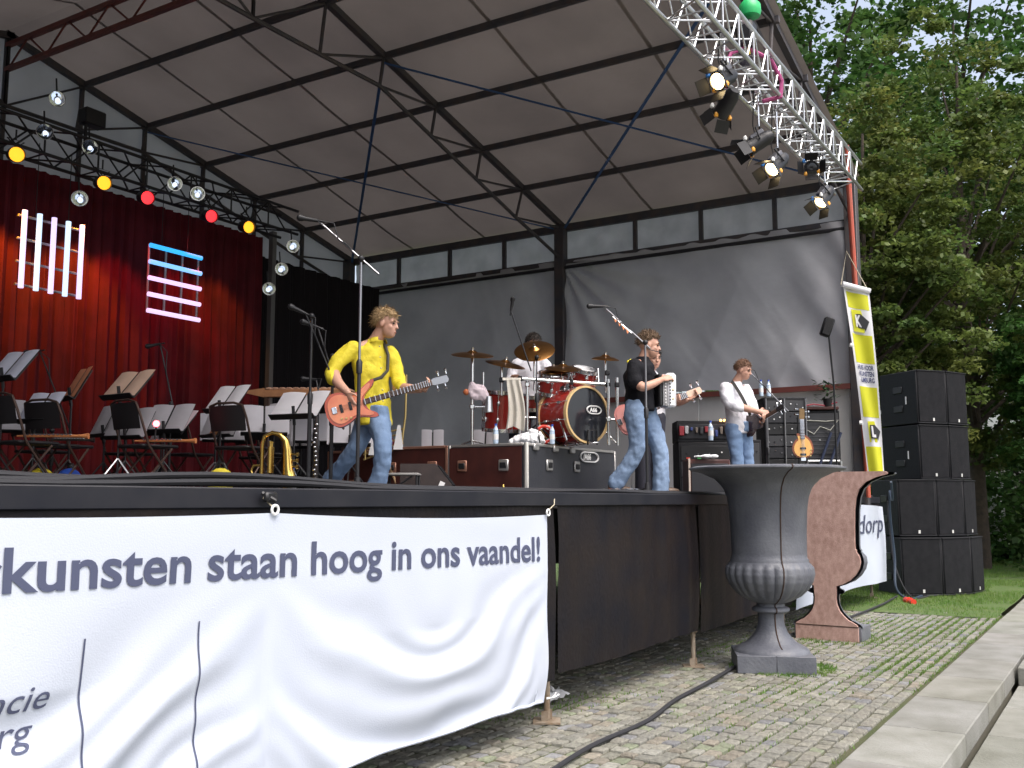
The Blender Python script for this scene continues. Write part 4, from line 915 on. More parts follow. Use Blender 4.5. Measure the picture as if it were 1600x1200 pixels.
# ---------------------------------------------------------------- flight cases (drum riser)
CASEB = mat('black_case_laminate', (.035,.037,.047), .4, 0, (.045,.047,.055), 5, .1, 60)
def case(loc, sx, sy, h, m, edge, label, faces):
    t = thing('flight_case', label, 'flight case', loc, 0, 'flight cases carrying the drum kit')
    MB().box((sx/2, sy/2, h/2), (sx-.012, sy-.012, h-.012), b=.004).build('box', m, t)
    e = .032
    for a in (0, sx):
        for b in (0, sy): MB().box((a+(e/2-.004)*(1 if a == 0 else -1), b+(e/2-.004)*(1 if b == 0 else -1), h/2), (e, e, h-.01), b=.004).build('edge_strip', edge, t)
    for z in (e/2, h-e/2):
        for b in (0, sy): MB().box((sx/2, b+(e/2-.006)*(1 if b == 0 else -1), z), (sx-2*e, e, e-.003), b=.004).build('edge_strip', edge, t)
        for a in (0, sx): MB().box((a+(e/2-.006)*(1 if a == 0 else -1), sy/2, z), (e, sy-2*e, e-.003), b=.004).build('edge_strip', edge, t)
    for (f, k, z) in faces:
        q = MB(); r2 = MB()
        if f == 'y': q.box((k,-.004,z), (.13,.02,.12), b=.008); r2.box((k,-.016,z), (.085,.012,.06), b=.006)
        else: q.box((-.004,k,z), (.02,.13,.12), b=.008); r2.box((-.016,k,z), (.012,.085,.06), b=.006)
        hd = q.build('handle_plate', edge, t); r2.build('handle', BLACK, hd)
    return t
AE = mat('case_edge_alu', (.55,.54,.53), .4, .8); CE = mat('case_edge_copper', (.34,.17,.12), .5, .4)
c1 = case((2.29,1.58,D), 2.1, .98, .54, CASEB, AE, 'black flight case with silver handles under the bass drum', [('y',.48,.32),('y',1.10,.32)])
for k in (.18,.60,.98): MB().box((k,-.012,.50), (.10,.03,.07), b=.008).build('latch', AE, c1)
lo = MB(); pts = [(1.40+.13*math.cos(a)+(.09 if math.cos(a) > 0 else -.09), -.008, .44+.055*math.sin(a)) for a in [i*math.pi/12 for i in range(24)]]
lo.tube(pts, .010, 5, close=True); lo.build('logo_ring', PLASTW, c1)
lettering('/A66', .095, Matrix.Translation((1.25,-.009,.41)) @ Matrix.Rotation(math.pi/2, 4, 'X'), PLASTW, c1, bold=.004)
MB().box((.0,-.008,.27), (.036,.03,.54), b=.006).build('corner_rail', mat('white_edge', (.66,.64,.6), .5), c1)
case((2.29,2.57,D), 2.1, .95, .54, WOODR, CE, 'dark red flight case beside the black one, two handles', [('x',.20,.31),('x',.76,.31)])
case((2.29,3.53,D), 1.6, .75, .52, WOODR, CE, 'dark red flight case furthest back, below the dark red cushion', [('x',.35,.12)])
MB().box((-.012,.50,.27), (.014,.90,.46)).build('side_panel', WOODR, c1, smooth=False)
for k, z in ((.26,.31),(.78,.31)):
    hp = MB().box((-.024,k,z), (.02,.12,.12), b=.008).build('handle_plate', CE if k > .5 else AE, c1); MB().box((-.038,k,z), (.012,.08,.06), b=.005).build('handle', BLACK, hp)
tr = thing('brass_figure', 'small brass ornament standing by the white corner of the case', 'ornament', (2.2,1.80,D))
MB().lathe([(0,0),(.022,0),(.026,.02),(.012,.05),(.02,.075),(.008,.11),(0,.11)], 10).build('body', BRASS, tr)
cu = thing('cushion', 'dark red cushion lying on the rear red case', 'cushion', (2.5,3.75,D+.52), .1)
MB().ell((0,0,.09), (.16,.26,.11)).build('pad', mat('maroon_velvet', (.16,.015,.02), .8), cu); MB().box((0,.28,.08), (.25,.04,.16), b=.01).build('side', BLACK, cu)
# ---------------------------------------------------------------- backline on the right
def amp(loc, rz, sx, sy, h, label, cat, name, rows, knobs=6, m=None, grille=True):
    t = thing(name, label, cat, loc, rz, 'amplifiers and racks along the side wall')
    MB().box((0,sy/2,h/2), (sx,sy,h), b=.012).build('cabinet', m or CABM, t)
    z = .04; hh = (h-.08)/rows
    for k in range(rows):
        p = MB().box((0,-.006,z+hh*(k+.5)), (sx-.06,.016,hh-.02), b=.004).build('panel', mat('rack_panel_%d' % (k % 3), [(.03,.03,.035),(.05,.05,.055),(.02,.02,.022)][k % 3], .4, .3), t)
        for j in range(knobs):
            MB().lathe([(0,0),(.012,0),(.010,.014),(0,.014)], 8, Matrix.Translation((-sx*.38+sx*.76*j/max(1,knobs-1)+random.uniform(-.01,.01), -.014, z+hh*(k+.5)+random.uniform(-.2,.2)*hh)) @ Matrix.Rotation(math.pi/2, 4, 'X')).build('knob', random.choice([CHROME, BLACK, PLASTW, GREY]), p)
    return t
rk = amp((8.45,.70,D), VR, .66, .5, 1.50, 'tall black effects rack with chrome bars behind the yellow mandolin', 'rack', 'effects_rack', 8, 7)
for x in (-.30,-.02,.30): MB().tube([(x,-.03,.02),(x,-.03,1.48)], .014, 6).build('rack_bar', GREY, rk)
MB().tube([(-.3,-.04,.24),(.3,-.04,.24)], .016, 6).build('rack_bar', ALU, rk)
cb = amp((9.32,.42,D), VR-.1, .62, .30, 1.36, 'black speaker cabinet with cables on its front, left of the flag', 'amplifier', 'amplifier', 2, 3)
for k in range(9): MB().box((0,-.018,.62+.065*k), (.54,.008,.012)).build('grille_slat', mat('slat_grey', (.07,.07,.08), .5), cb, smooth=False)
MB().tube([(-.28,-.03,.56),(.28,-.03,.56)], .02, 7).build('front_bar', ALU, cb); MB().tube([(-.30,-.03,.02),(-.30,-.03,.56)], .018, 7).build('front_bar', ALU, cb); MB().tube([(.30,-.03,.02),(.30,-.03,.56)], .018, 7).build('front_bar', ALU, cb)
MB().tube([(-.25,-.03,1.08),(-.1,-.04,.98),(0,-.03,1.10),(.15,-.05,1.04),(.28,-.03,1.20),(.1,-.04,1.18),(-.26,-.04,1.20)], .009, 5).build('cable', mat('pale_cable', (.4,.4,.36), .5), cb)
MB().box((-.0,.1,1.39), (.60,.28,.05), b=.01).build('lid', WOODR, cb); MB().tube([(-.3,0,1.41),(-.1,-.05,1.45),(.1,0,1.43),(.28,-.02,1.48)], .012, 6).build('red_lead', mat('red_lead', (.45,.05,.08), .5), cb)
for sx, a in ((.05,.5),(.2,.62)): MB().tube([(sx-.15,-.14,.35),(sx+.1,-.10,1.0)], .022, 7).build('strap', mat('navy_strap', (.02,.03,.07), .7), cb)
ky = amp((6.55,1.25,D+.74), VR, .80, .4, .30, 'low black rack shelf stacked with colourful small gear', 'rack', 'gear_shelf', 1, 0)
for k in range(11):
    c = [(.25,.02,.03),(.35,.35,.37),(.04,.06,.2),(.15,.12,.10),(.03,.03,.035)][k % 5]
    MB().box((-.34+.068*k, -.04, .15+random.uniform(-.03,.04)), (random.uniform(.03,.07),.05,random.uniform(.04,.17)), b=.006).build('small_gear', mat('gear_%d' % (k % 5), c, .5), ky)
for k in range(2): MB().ell((.20+.05*k,-.05,.30), .018, seg=8, rings=6).build('lamp_bulb', mat('warm_bulb', (1,.5,.15), .3, emit=(1,.45,.12), estr=3), ky)
kb = amp((6.5,1.18,D), VR, .85, .5, .74, 'black rack with red and green lit units below the gear shelf', 'rack', 'power_rack', 3, 5)
for k in range(5): MB().box((-.3+.05*k,-.022,.52-.05*(k % 3)), (.05,.012,.02)).build('unit_light', [mat('led_red', (.6,.05,.03), .5), mat('led_green', (.05,.3,.08), .5)][k % 2], kb, smooth=False)
bb = amp((4.98,.62,D), VR, .50, .45, .44, 'dark red brown wooden box with a pale edge next to the urn', 'box', 'wooden_box', 1, 0, m=WOODR)
MB().box((-.245,-.01,.22), (.022,.03,.46)).build('edge_strip', mat('pale_edge', (.5,.42,.36), .5), bb, smooth=False)
gl = thing('glove', 'pair of white work gloves lying on the dark wooden box', 'gloves', (4.98,.66,D+.445), VR)
for k, y in enumerate((-.06,.03)):
    m = MB().ell((0,y,.03), (.07,.04,.025)); 
    for j in range(4): m.tube([(-.04,y-.03+.02*j,.03),(-.15+.01*j,y-.035+.022*j,.028)], .011, 6)
    m.tube([(0,y-.03,.03),(-.06,y-.07,.03)], .012, 6); m.ell((.09,y,.03), (.05,.036,.024)); fuse(m.build('glove_half', mat('glove_white', (.75,.76,.8), .8), gl), .008, 3)
bo2 = thing('water_bottle', 'blue labelled water bottle on the power rack by the accordion player', 'bottle', (6.12,1.02,D+.74)); bottle(bo2, 1.0)
bo3 = thing('water_bottle', 'left one of two water bottles on top of the effects rack', 'bottle', (8.10,.95,D+1.50)); bottle(bo3, .95)
bo4 = thing('water_bottle', 'right one of two water bottles on top of the effects rack', 'bottle', (8.18,.86,D+1.50)); bottle(bo4, .95)
am2 = amp((7.15,.95,D), VR, .55, .4, .80, 'small black amplifier right behind the white shirted guitarist', 'amplifier', 'amplifier', 2, 5)
sk = thing('speaker_on_pole', 'small dark speaker on a pole against the grey side sheet', 'speaker', (9.05,.16,D), VR)
MB().tube([(.05,0,0),(.05,0,1.7),(0,0,2.5)], .016, 8).build('pole', BLACK, sk); MB().box((-.02,0,2.62), (.15,.12,.30), M=Matrix.Rotation(R(20), 4, 'Y'), b=.02).build('cabinet', CABM, sk)
pl = thing('branch_foliage', 'dark green foliage of a tree branch, set in a pot on top of the speaker cabinet', 'plant', (9.40,.30,D+1.42))
MB().lathe([(0,0),(.06,0),(.08,.12),(.07,.12),(0,.10)], 12).build('pot', BLACK, pl)  # pot added under leaves that belong to a tree branch
m = MB()
for k in range(90):
    a = random.uniform(0,6.28); r = random.uniform(.02,.26); z = random.uniform(.1,.42); p = Vector((r*math.cos(a), r*math.sin(a), z)); d = Vector((math.cos(a), math.sin(a), random.uniform(-.5,.6)))*.05; s = d.cross(Vector((0,0,1)))*.5
    m.add([p-d, p+s, p+d, p-s], [(0,1,2,3)])
m.build('leaves', mat('plant_leaf', (.03,.08,.03), .5), pl, recalc=False)
# guitars: outline helper (local x along the neck, y across)
def gbody(kind):
    if kind == 'bass':
        return [(-.30,.0),(-.285,.10),(-.22,.165),(-.12,.165),(-.05,.125),(.02,.115),(.10,.15),(.20,.20),(.235,.195),(.20,.14),(.13,.085),(.10,.045),(.10,-.03),(.12,-.085),(.18,-.13),(.19,-.165),(.14,-.17),(.05,-.135),(-.03,-.125),(-.10,-.16),(-.19,-.175),(-.26,-.13),(-.295,-.06)]
    if kind == 'mando':
        return [(-.19,0),(-.17,.09),(-.10,.14),(-.02,.145),(.06,.11),(.10,.07),(.16,.085),(.17,.05),(.15,.02),(.15,-.03),(.10,-.09),(.04,-.125),(-.06,-.145),(-.14,-.12),(-.18,-.06)]
    return [(-.24,0),(-.22,.12),(-.14,.17),(-.05,.15),(.02,.11),(.09,.125),(.16,.12),(.19,.07),(.20,.0),(.16,-.06),(.10,-.13),(.03,-.115),(-.05,-.15),(-.14,-.17),(-.22,-.12)]
def smooth_poly(P, n=3):
    out = []; N = len(P)
    for i in range(N):
        p0, p1, p2, p3 = [Vector(P[(i+k) % N]) for k in (-1,0,1,2)]
        for k in range(n):
            t = k/n; out.append(tuple(.5*((2*p1)+(p2-p0)*t+(2*p0-5*p1+4*p2-p3)*t*t+(3*p1-p0-3*p2+p3)*t**3)))
    return out
def guitar(name, label, cat, loc, M3, kind, mb, mtop, L, frets=18, th=.045, head=BLACK, group=None, sc=1.):
    t = thing(name, label, cat, loc); t.rotation_euler = M3.to_euler(); t.scale = (sc,sc,sc)
    P = smooth_poly(gbody(kind))
    MB().prism(P, (0,0,0), (1,0,0), (0,1,0), th).build('body', mb, t, sharp=50)
    MB().prism([(x*.86-.012,y*.84) for x, y in P], (0,0,th/2+.003), (1,0,0), (0,1,0), .01).build('top', mtop, t, sharp=50)
    n = MB().box((.08+L/2,0,th/2+.006), (L,.058,.026), b=.008).build('neck', mat('rosewood', (.10,.06,.045), .5), t)
    for k in range(frets): MB().box((.10+L*.97*(1-.945**k)/(1-.945**frets), 0, th/2+.021), (.005,.060,.004)).build('fret', CHROME, n, smooth=False)
    h = MB().prism([(0,-.026),(.02,-.036),(.15,-.042),(.17,-.015),(.16,.03),(.02,.036),(0,.026)], (.08+L,0,th/2), (1,0,0), (0,1,0), .018).build('headstock', head, t)
    for k in range(4):
        s = 1 if k % 2 else -1; MB().tube([(.12+L+.04*k, s*.045, th/2), (.12+L+.04*k, s*.085, th/2)], .006, 6).tube([(.12+L+.04*k, s*.08, th/2-.008), (.12+L+.04*k, s*.098, th/2+.008)], .014, 8).build('tuner', CHROME, h)
    for k in range(2): MB().box((-.05-.09*k,0,th/2+.012), (.03,.085,.012), b=.004).build('pickup', BLACK, t)
    MB().box((-.21,0,th/2+.012), (.05,.07,.014), b=.004).build('bridge', CHROME, t)
    for k in range(4): MB().tube([(-.21,-.02+.0133*k,th/2+.022),(.08+L,-.016+.0107*k,th/2+.026)], .0016, 4).build('string', CHROME, t)
    for k in range(3): MB().lathe([(0,0),(.012,0),(.010,.014),(0,.014)], 10, Matrix.Translation((-.16+.045*k,-.10-.008*k,th/2+.006))).build('knob', GOLD, t)
    return t
def gm(xdir, ndir):                       # matrix with local x along xdir and local z along ndir, given in the viewer-aligned frame
    V = Matrix.Rotation(VR, 3, 'Z'); x = (V @ Vector(xdir)).normalized(); n = V @ Vector(ndir); n = (n - x*n.dot(x)).normalized(); y = n.cross(x)
    return Matrix((x, y, n)).transposed()
def loc(o, v): return Vector(o) + Matrix.Rotation(VR, 3, 'Z') @ Vector(v)
guitar('mandolin', 'honey yellow mandolin standing upright in front of the effects rack', 'mandolin', loc((7.94,.31,D), (0,0,.74)), gm((.03,.12,1), (-.25,-1,.1)), 'mando', mat('mando_edge', (.25,.07,.03), .3), mat('honey_spruce', (.75,.42,.12), .3), .29, 16, .05, head=mat('mando_head', (.2,.12,.04), .3))
ms = thing('instrument_stand', 'black stand holding the yellow mandolin', 'stand', (7.96,.36,D), VR)
for k in range(3): MB().tube([(0,.06,.3),(.18*math.cos(k*2.1-1.57),.06+.18*math.sin(k*2.1-1.57),.01)], .009, 6).build('leg', BLACK, ms)
MB().tube([(0,.06,.1),(0,.07,1.2)], .010, 6).build('post', BLACK, ms); MB().tube([(-.09,-.06,.54),(-.07,.05,.58),(.07,.05,.58),(.09,-.06,.54)], .010, 6).build('cradle', BLACK, ms)
BASSO = (.17,1.97,D); ACCO = (2.76,.46,D); GTRO = (5.60,.45,D); HIDO = (3.52,.77,D); DRMO = (3.46,2.20,D)
guitar('bass_guitar', 'orange sunburst bass guitar held by the man in the yellow shirt', 'bass guitar', loc(BASSO, (-.005,-.36,.735)), gm((.955,.03,.285), (.05,-1,.12)), 'bass', mat('burnt_orange', (.42,.07,.03), .2, coat=.5), mat('sunburst', (.72,.25,.11), .18, 0, (.62,.16,.07), 4, coat=.6), .70, 20, .05, head=mat('grey_head', (.30,.31,.33), .3, .6), sc=.85)
guitar('electric_guitar', 'pink electric guitar behind the accordion player', 'guitar', loc(HIDO, (-.14,-.24,.85)), gm((.93,.05,.38), (.05,-1,.15)), 'std', mat('pink_lacquer', (.75,.30,.28), .2, coat=.5), mat('pink_top', (.80,.36,.33), .2, coat=.5), .50, 18, head=mat('maple', (.7,.5,.38), .4))
guitar('electric_guitar', 'dark red electric guitar of the man in the white shirt, seen edge on', 'guitar', loc(GTRO, (.15,-.12,.90)), gm((.42,-.85,.30), (.85,.5,.0)), 'std', mat('oxblood', (.035,.010,.010), .25, coat=.5), mat('oxblood_top', (.06,.014,.012), .25, coat=.5), .46, 18, head=BLACK, sc=.8)
# ================================================================ PEOPLE
SKIN = mat('skin', (.52,.29,.21), .5, 0, (.56,.31,.23), 9, .08, 120)
DENIM = mat('denim', (.15,.235,.39), .85, 0, (.20,.29,.45), 2.2, .25, 150)
DENIM2 = mat('denim_pale', (.17,.245,.38), .85, 0, (.23,.315,.46), 2.2, .25, 150)
LEA = mat('brown_leather', (.10,.06,.04), .5)
def V3(*a): return Vector(a)
def dirv(a): return Vector((math.cos(R(a)), math.sin(R(a)), 0))
def head_rings(mb, c, face, tilt=0., s=1.):
    """skull, jaw, nose, ears, brow joined later into one surface. face: direction angle in degrees (local), tilt: nose down"""
    M = Matrix.Rotation(R(face), 4, 'Z') @ Matrix.Rotation(R(tilt), 4, 'Y'); c = Vector(c)
    def E(p, r, q=None): mb.ell(c + M @ (Vector(p)*s), tuple(k*s for k in r), M=M if q is None else M @ q, seg=18, rings=12)
    E((-.012,0,.03), (.098,.077,.092)); E((.030,0,-.045), (.062,.060,.075)); E((.058,0,-.088), (.030,.032,.026))
    E((.062,0,.020), (.034,.052,.030)); E((.095,0,-.018), (.016,.011,.024)); E((.103,0,-.030), (.014,.016,.011))
    E((.078,0,-.062), (.018,.024,.012)); E((.080,0,-.074), (.015,.021,.010))
    for y in (-1,1): E((-.004,y*.078,-.008), (.020,.011,.032)); E((.055,y*.037,-.030), (.028,.022,.026))
    return M, c
def face_parts(t, M, c, hair, s=1., style='short', brow=True):
    eye = mat('eye', (.03,.025,.02), .15); lip = mat('lip', (.36,.12,.10), .5)
    for y in (-1,1):
        MB().ell(c + M @ (Vector((.083,y*.031,.004))*s), (.011,.014,.008), M=M, seg=10, rings=7).build('eye', eye, t)
        if brow: MB().ell(c + M @ (Vector((.091,y*.033,.025))*s), (.009,.022,.006), M=M, seg=10, rings=6).build('eyebrow', hair, t)
    MB().ell(c + M @ (Vector((.093,0,-.068))*s), (.006,.019,.005), M=M, seg=10, rings=6).build('lips', lip, t)
    h = MB(); rs = random.Random(5)
    n = 150
    for i in range(n):                     # tufts all over the scalp
        z = rs.uniform(-.35, 1); a = rs.uniform(-math.pi, math.pi)
        if z < .30 and abs(a) < 1.25: continue
        if z < .0 and abs(a) < 1.9: continue
        r = math.sqrt(max(0, 1-z*z)); p = Vector((r*math.cos(a)*.100-.014, r*math.sin(a)*.080, .032+z*.098))*s
        k = {'short': .013, 'mop': .018, 'spiky': .014}[style]
        lift = Vector((rs.uniform(.0,.012) if style != 'short' else 0, 0, rs.uniform(0,.016) if style == 'spiky' else 0))*s
        h.ell(c + M @ (p+lift), (k*rs.uniform(.8,1.4)*s, k*rs.uniform(.8,1.2)*s, k*rs.uniform(.5,.9)*s), M=M @ Matrix.Rotation(rs.uniform(-.6,.6), 4, 'Y'), seg=8, rings=6)
    h.ell(c + M @ (Vector((-.020,0,.045))*s), (.094*s,.079*s,.085*s), M=M)
    ho = fuse(h.build('hair', hair, t), .006, 3, .006, .02); st = MB()
    for i in range(1500):
        z = rs.uniform(-.40, 1); a = rs.uniform(-math.pi, math.pi)
        if z < .28 and abs(a) < 1.2: continue
        if z < .0 and abs(a) < 1.85: continue
        r = math.sqrt(max(0, 1-z*z)); n = Vector((r*math.cos(a), r*math.sin(a), z)); p = Vector((n.x*.104-.015, n.y*.085, .034+n.z*.102))*s
        fl = Vector((.55 if z > .45 and n.x > 0 else -.55, .25*n.y, -.9+z*.6)); fl = (fl - n*fl.dot(n)*.9)
        if style == 'spiky': fl = fl*.35 + Vector((.1, 0, .55))
        fl = (fl + Vector((rs.gauss(0,.3), rs.gauss(0,.3), rs.gauss(0,.3)))).normalized(); L = {'short': .026, 'mop': .046, 'spiky': .036}[style]*rs.uniform(.6,1.3)*s
        w = fl.cross(n).normalized()*.0022; q = p+fl*L*.55+n*.009; e = p+fl*L+n*.006
        st.add([c + M @ (p-w), c + M @ (p+w), c + M @ (q+w), c + M @ (q-w), c + M @ e], [(0,1,2,3), (3,2,4)])
    tag(st.build('hair_strands', hair, ho, recalc=False), kind='stuff')
def limb(mb, pts, rad, seg=16):
    P = []; Q = []
    for i in range(len(pts)-1):
        for k in range(5): u = k/5; P.append(Vector(pts[i]).lerp(Vector(pts[i+1]), u)); Q.append(rad[i]+(rad[i+1]-rad[i])*u)
    P.append(Vector(pts[-1])); Q.append(rad[-1])
    for _ in range(2): P = [P[0]] + [(P[i-1]+P[i]*2+P[i+1])/4 for i in range(1, len(P)-1)] + [P[-1]]
    mb.tube(P, Q, seg); mb.ell(P[0], Q[0]); mb.ell(P[-1], Q[-1])
def hand(mb, w, d, palm, curl=55, s=1., spread=.0):
    """w wrist, d direction of the hand, palm: direction the palm faces; five separate bent fingers"""
    w = Vector(w); d = Vector(d).normalized(); p = Vector(palm); p = (p-d*p.dot(d)).normalized(); y = d.cross(p)
    c = w+d*.048*s
    M = Matrix((d, y, p)).transposed().to_4x4(); mb.ell(c, (.052*s,.041*s,.017*s), M=M, seg=14, rings=9)
    for k, (L, o) in enumerate(((.066,.031),(.076,.011),(.070,-.010),(.054,-.029))):
        b = c + d*.036*s + y*o*s; q = b; dr = d.copy(); P = [b-d*.02*s, b]
        for j, l in enumerate((.45,.32,.26)):
            a = R(curl)*(j+.6)*.62; dr = d*math.cos(a)+p*math.sin(a)+y*o*spread; q = q+dr.normalized()*L*l*s*1.15; P.append(q)
        mb.tube(P, [.0095*s,.0095*s,.009*s,.0085*s,.007*s], 8); mb.ell(P[-1], .0072*s, seg=8, rings=6)
    b = c - d*.022*s + y*.034*s; t1 = b+(d*.6+y*.8+p*.35).normalized()*.038*s; t2 = t1+(d*.9+y*.15+p*.5).normalized()*.032*s
    mb.tube([b-y*.012*s, b, t1, t2], [.013*s,.013*s,.011*s,.0085*s], 8); mb.ell(t2, .0085*s, seg=8, rings=6)
def torso(mb, pel, chest, neck, face, wsh=.20, wwa=.165, dpt=.115, hem=.0):
    f = dirv(face); l = Vector((-f.y, f.x, 0)); pel = Vector(pel); chest = Vector(chest); neck = Vector(neck)
    mid = pel.lerp(chest, .5) + f*.008
    rings = [(pel-(chest-pel).normalized()*hem, l*wwa*1.05, f*dpt*1.06), (pel, l*wwa*1.04, f*dpt*1.05), (mid, l*wwa*.98, f*dpt), (pel.lerp(chest,.8), l*wwa*1.06, f*dpt*1.06), (chest, l*wsh*.95, f*dpt*1.04), (chest.lerp(neck,.45), l*wsh*.84, f*dpt*.86), (chest.lerp(neck,.72), l*wsh*.56, f*dpt*.66), (neck, l*.072, f*.07)]
    mb.loft(rings, 28)
def shoe(t, ank, toe, m):
    a = Vector(ank); d = Vector(toe)-a; d.z = 0; d.normalize(); n = Matrix.Rotation(math.atan2(d.y, d.x), 4, 'Z'); z = a.z
    b = MB().ell(a+d*.06+Vector((0,0,-.045)), (.135,.046,.038), M=n).ell(a+Vector((0,0,-.02)), (.055,.045,.065), M=n).box(a+d*.055+Vector((0,0,-.073)), (.25,.082,.02), M=n, b=.008)
    fuse(b.build('shoe', m, t), .009, 3)

# ---- bass player in the yellow shirt
bs = thing('person', 'man in a yellow shirt and jeans leaning over an orange bass guitar', 'person', BASSO, VR)
HAIRB = mat('hair_sandy', (.30,.19,.09), .6, 0, (.44,.30,.15), 40, .6, 160, stretch=(1,1,.3))
b = MB(); HM, HC = head_rings(b, (.195,-.02,1.485), -18, 6, 1.06)
limb(b, [(.09,.02,1.33),(.155,-.005,1.43)], [.062,.058])
limb(b, [(-.225,-.20,1.03),(-.17,-.29,.93),(-.075,-.37,.845)], [.050,.044,.030]); hand(b, (-.075,-.37,.845), (.35,-.12,-.9), (.7,.7,.1), 45)
limb(b, [(.30,.02,.93),(.42,-.13,.90),(.525,-.285,.875)], [.050,.043,.030]); hand(b, (.525,-.285,.875), (.62,-.30,.42), (-.1,-.85,.45), 62)
limb(b, [(.09,.02,1.33),(-.085,-.09,1.25),(-.19,-.15,1.14),(-.225,-.20,1.03)], [.045,.036,.038,.046]); limb(b, [(.09,.02,1.33),(.215,.12,1.235),(.285,.11,1.09),(.30,.02,.93)], [.045,.036,.038,.046]); limb(b, [(.09,.02,1.33),(.06,.03,1.1),(.085,.04,.72)], [.05,.07,.07])
fuse(b.build('body', SKIN, bs), .0065, 5); face_parts(bs, HM, HC, HAIRB, 1.06, 'mop')
YSH = mat('yellow_cotton', (.72,.60,.035), .75, 0, (.66,.53,.03), 5, .25, 40)
b = MB(); torso(b, (.085,.04,.72), (.055,.03,1.17), (.095,.015,1.345), -48, .195, .165, .112, hem=.12)
limb(b, [(-.085,-.09,1.25),(-.19,-.15,1.14),(-.245,-.205,1.03),(-.215,-.235,.975)], [.078,.070,.062,.058]); limb(b, [(.215,.12,1.235),(.285,.11,1.09),(.305,.03,.955),(.345,-.04,.925)], [.076,.066,.058,.055])
fuse(b.build('shirt', YSH, bs), .009, 7, .040, .10)
MB().grid(lambda u, v: Vector((.118,0,1.36)) + Vector((math.cos(R(132+(u-.5)*300)), math.sin(R(132+(u-.5)*300)), 0))*(.072+.018*(1-v)) + Vector((0,0,.04*v-.03+.05*abs(u-.5)-.03)), 26, 3).build('collar', YSH, bs, recalc=False)
b = MB(); b.loft([((.085,.04,.58),(.11,-.12,0),(.09,.085,0)),((.085,.04,.70),(.115,-.125,0),(.085,.08,0)),((.085,.04,.76),(.11,-.12,0),(.08,.075,0))], 20)
limb(b, [(.135,.0,.66),(.205,-.16,.40),(.185,-.10,.20),(.115,-.04,.03)], [.106,.078,.072,.085]); limb(b, [(.03,.10,.66),(-.06,.05,.40),(-.20,.16,.24),(-.315,.25,.13)], [.106,.080,.070,.078])
fuse(b.build('jeans', DENIM, bs), .010, 4, .030, .075)
shoe(bs, (.10,-.05,.085), (.3,-.15,0), LEA); shoe(bs, (-.335,.27,.12), (-.2,.2,0), mat('grey_suede', (.25,.24,.25), .8))
MB().tube([(.11,.08,1.36),(.17,.02,1.335),(.215,-.012,1.21),(.215,-.04,1.07),(.18,-.19,.99),(.12,-.34,.945)], .015, 8).build('strap', mat('strap_dark', (.03,.027,.025), .6), bs)
for k in range(6):
    q = Vector((.10,0,0)); MB().ell(Vector((.155+.008*k, -.125-.004*k, 1.27-.095*k)), .008, seg=8, rings=5).build('button', mat('button', (.6,.55,.3), .4), bs)

# ---- accordion player
ac = thing('person', 'man in a black t-shirt and jeans walking right with a white accordion', 'person', ACCO, VR)
HAIRA = mat('hair_brown', (.12,.075,.045), .7, 0, (.18,.115,.07), 30, .4, 200)
b = MB(); HM, HC = head_rings(b, (.055,0,1.515), -6, 4, 1.04)
limb(b, [(-.01,.02,1.37),(.03,.01,1.46)], [.060,.056])
limb(b, [(-.125,-.13,1.16),(-.055,-.235,1.055),(.06,-.20,1.10),(.155,-.15,1.15)], [.052,.047,.040,.029]); hand(b, (.155,-.15,1.15), (.8,.25,.25), (.2,.6,-.3), 50)
limb(b, [(-.01,.02,1.36),(-.11,-.13,1.28),(-.125,-.13,1.16)], [.045,.036,.045]); limb(b, [(-.01,.02,1.36),(.05,.20,1.28),(.12,.22,1.18)], [.045,.036,.045]); limb(b, [(-.01,.02,1.36),(-.05,.03,1.1),(-.05,.03,.92)], [.05,.07,.07])
limb(b, [(.12,.22,1.18),(.20,.26,1.02),(.30,.20,.98)], [.050,.046,.03]); hand(b, (.30,.20,.98), (.5,-.5,.1), (-.6,-.4,0), 50)
fuse(b.build('body', SKIN, ac), .0065, 5); face_parts(ac, HM, HC, HAIRA, 1.04, 'spiky')
BTS = mat('black_cotton', (.008,.008,.011), .8, 0, (.012,.012,.016), 5, .3, 45, spec=.2)
b = MB(); torso(b, (-.05,.03,.93), (-.055,.03,1.22), (-.01,.02,1.40), 28, .215, .182, .125, hem=.09)
limb(b, [(-.11,-.13,1.28),(-.135,-.165,1.19),(-.115,-.185,1.12)], [.085,.078,.074]); limb(b, [(.05,.20,1.28),(.11,.23,1.18)], [.085,.076])
fuse(b.build('t_shirt', BTS, ac), .011, 4, .026, .08)
YPR = mat('yellow_print', (.75,.62,.03), .7)
for k in range(6):
    u = k/6; MB().ell((-.175+.13*u, -.108-.045*math.sin(u*3.1), 1.335+.012*math.sin(k*2.3)), (.015,.007,.017), seg=8, rings=6).build('print', YPR, ac)
b = MB(); b.loft([((-.05,.03,.82),(.10,.15,0),(.11,-.07,0)),((-.05,.03,.90),(.10,.15,0),(.11,-.07,0)),((-.05,.03,.95),(.095,.145,0),(.105,-.065,0))], 20)
limb(b, [(-.10,-.06,.84),(-.08,-.06,.47),(-.175,-.02,.29),(-.30,.02,.12)], [.118,.085,.078,.088]); limb(b, [(.02,.08,.84),(.155,.06,.47),(.165,.05,.25),(.155,.05,.02)], [.118,.086,.080,.090])
fuse(b.build('jeans', DENIM2, ac), .010, 4, .032, .075)
shoe(ac, (-.325,.02,.10), (-.1,.02,0), LEA); shoe(ac, (.16,.05,.085), (.4,.05,0), LEA)
MB().tube([(.0,-.085,1.50),(.04,-.11,1.46),(.12,-.10,1.44),(.155,-.06,1.44)], .005, 6).ell((.16,-.055,1.44), (.016,.012,.012)).build('headset_mic', BLACK, ac)
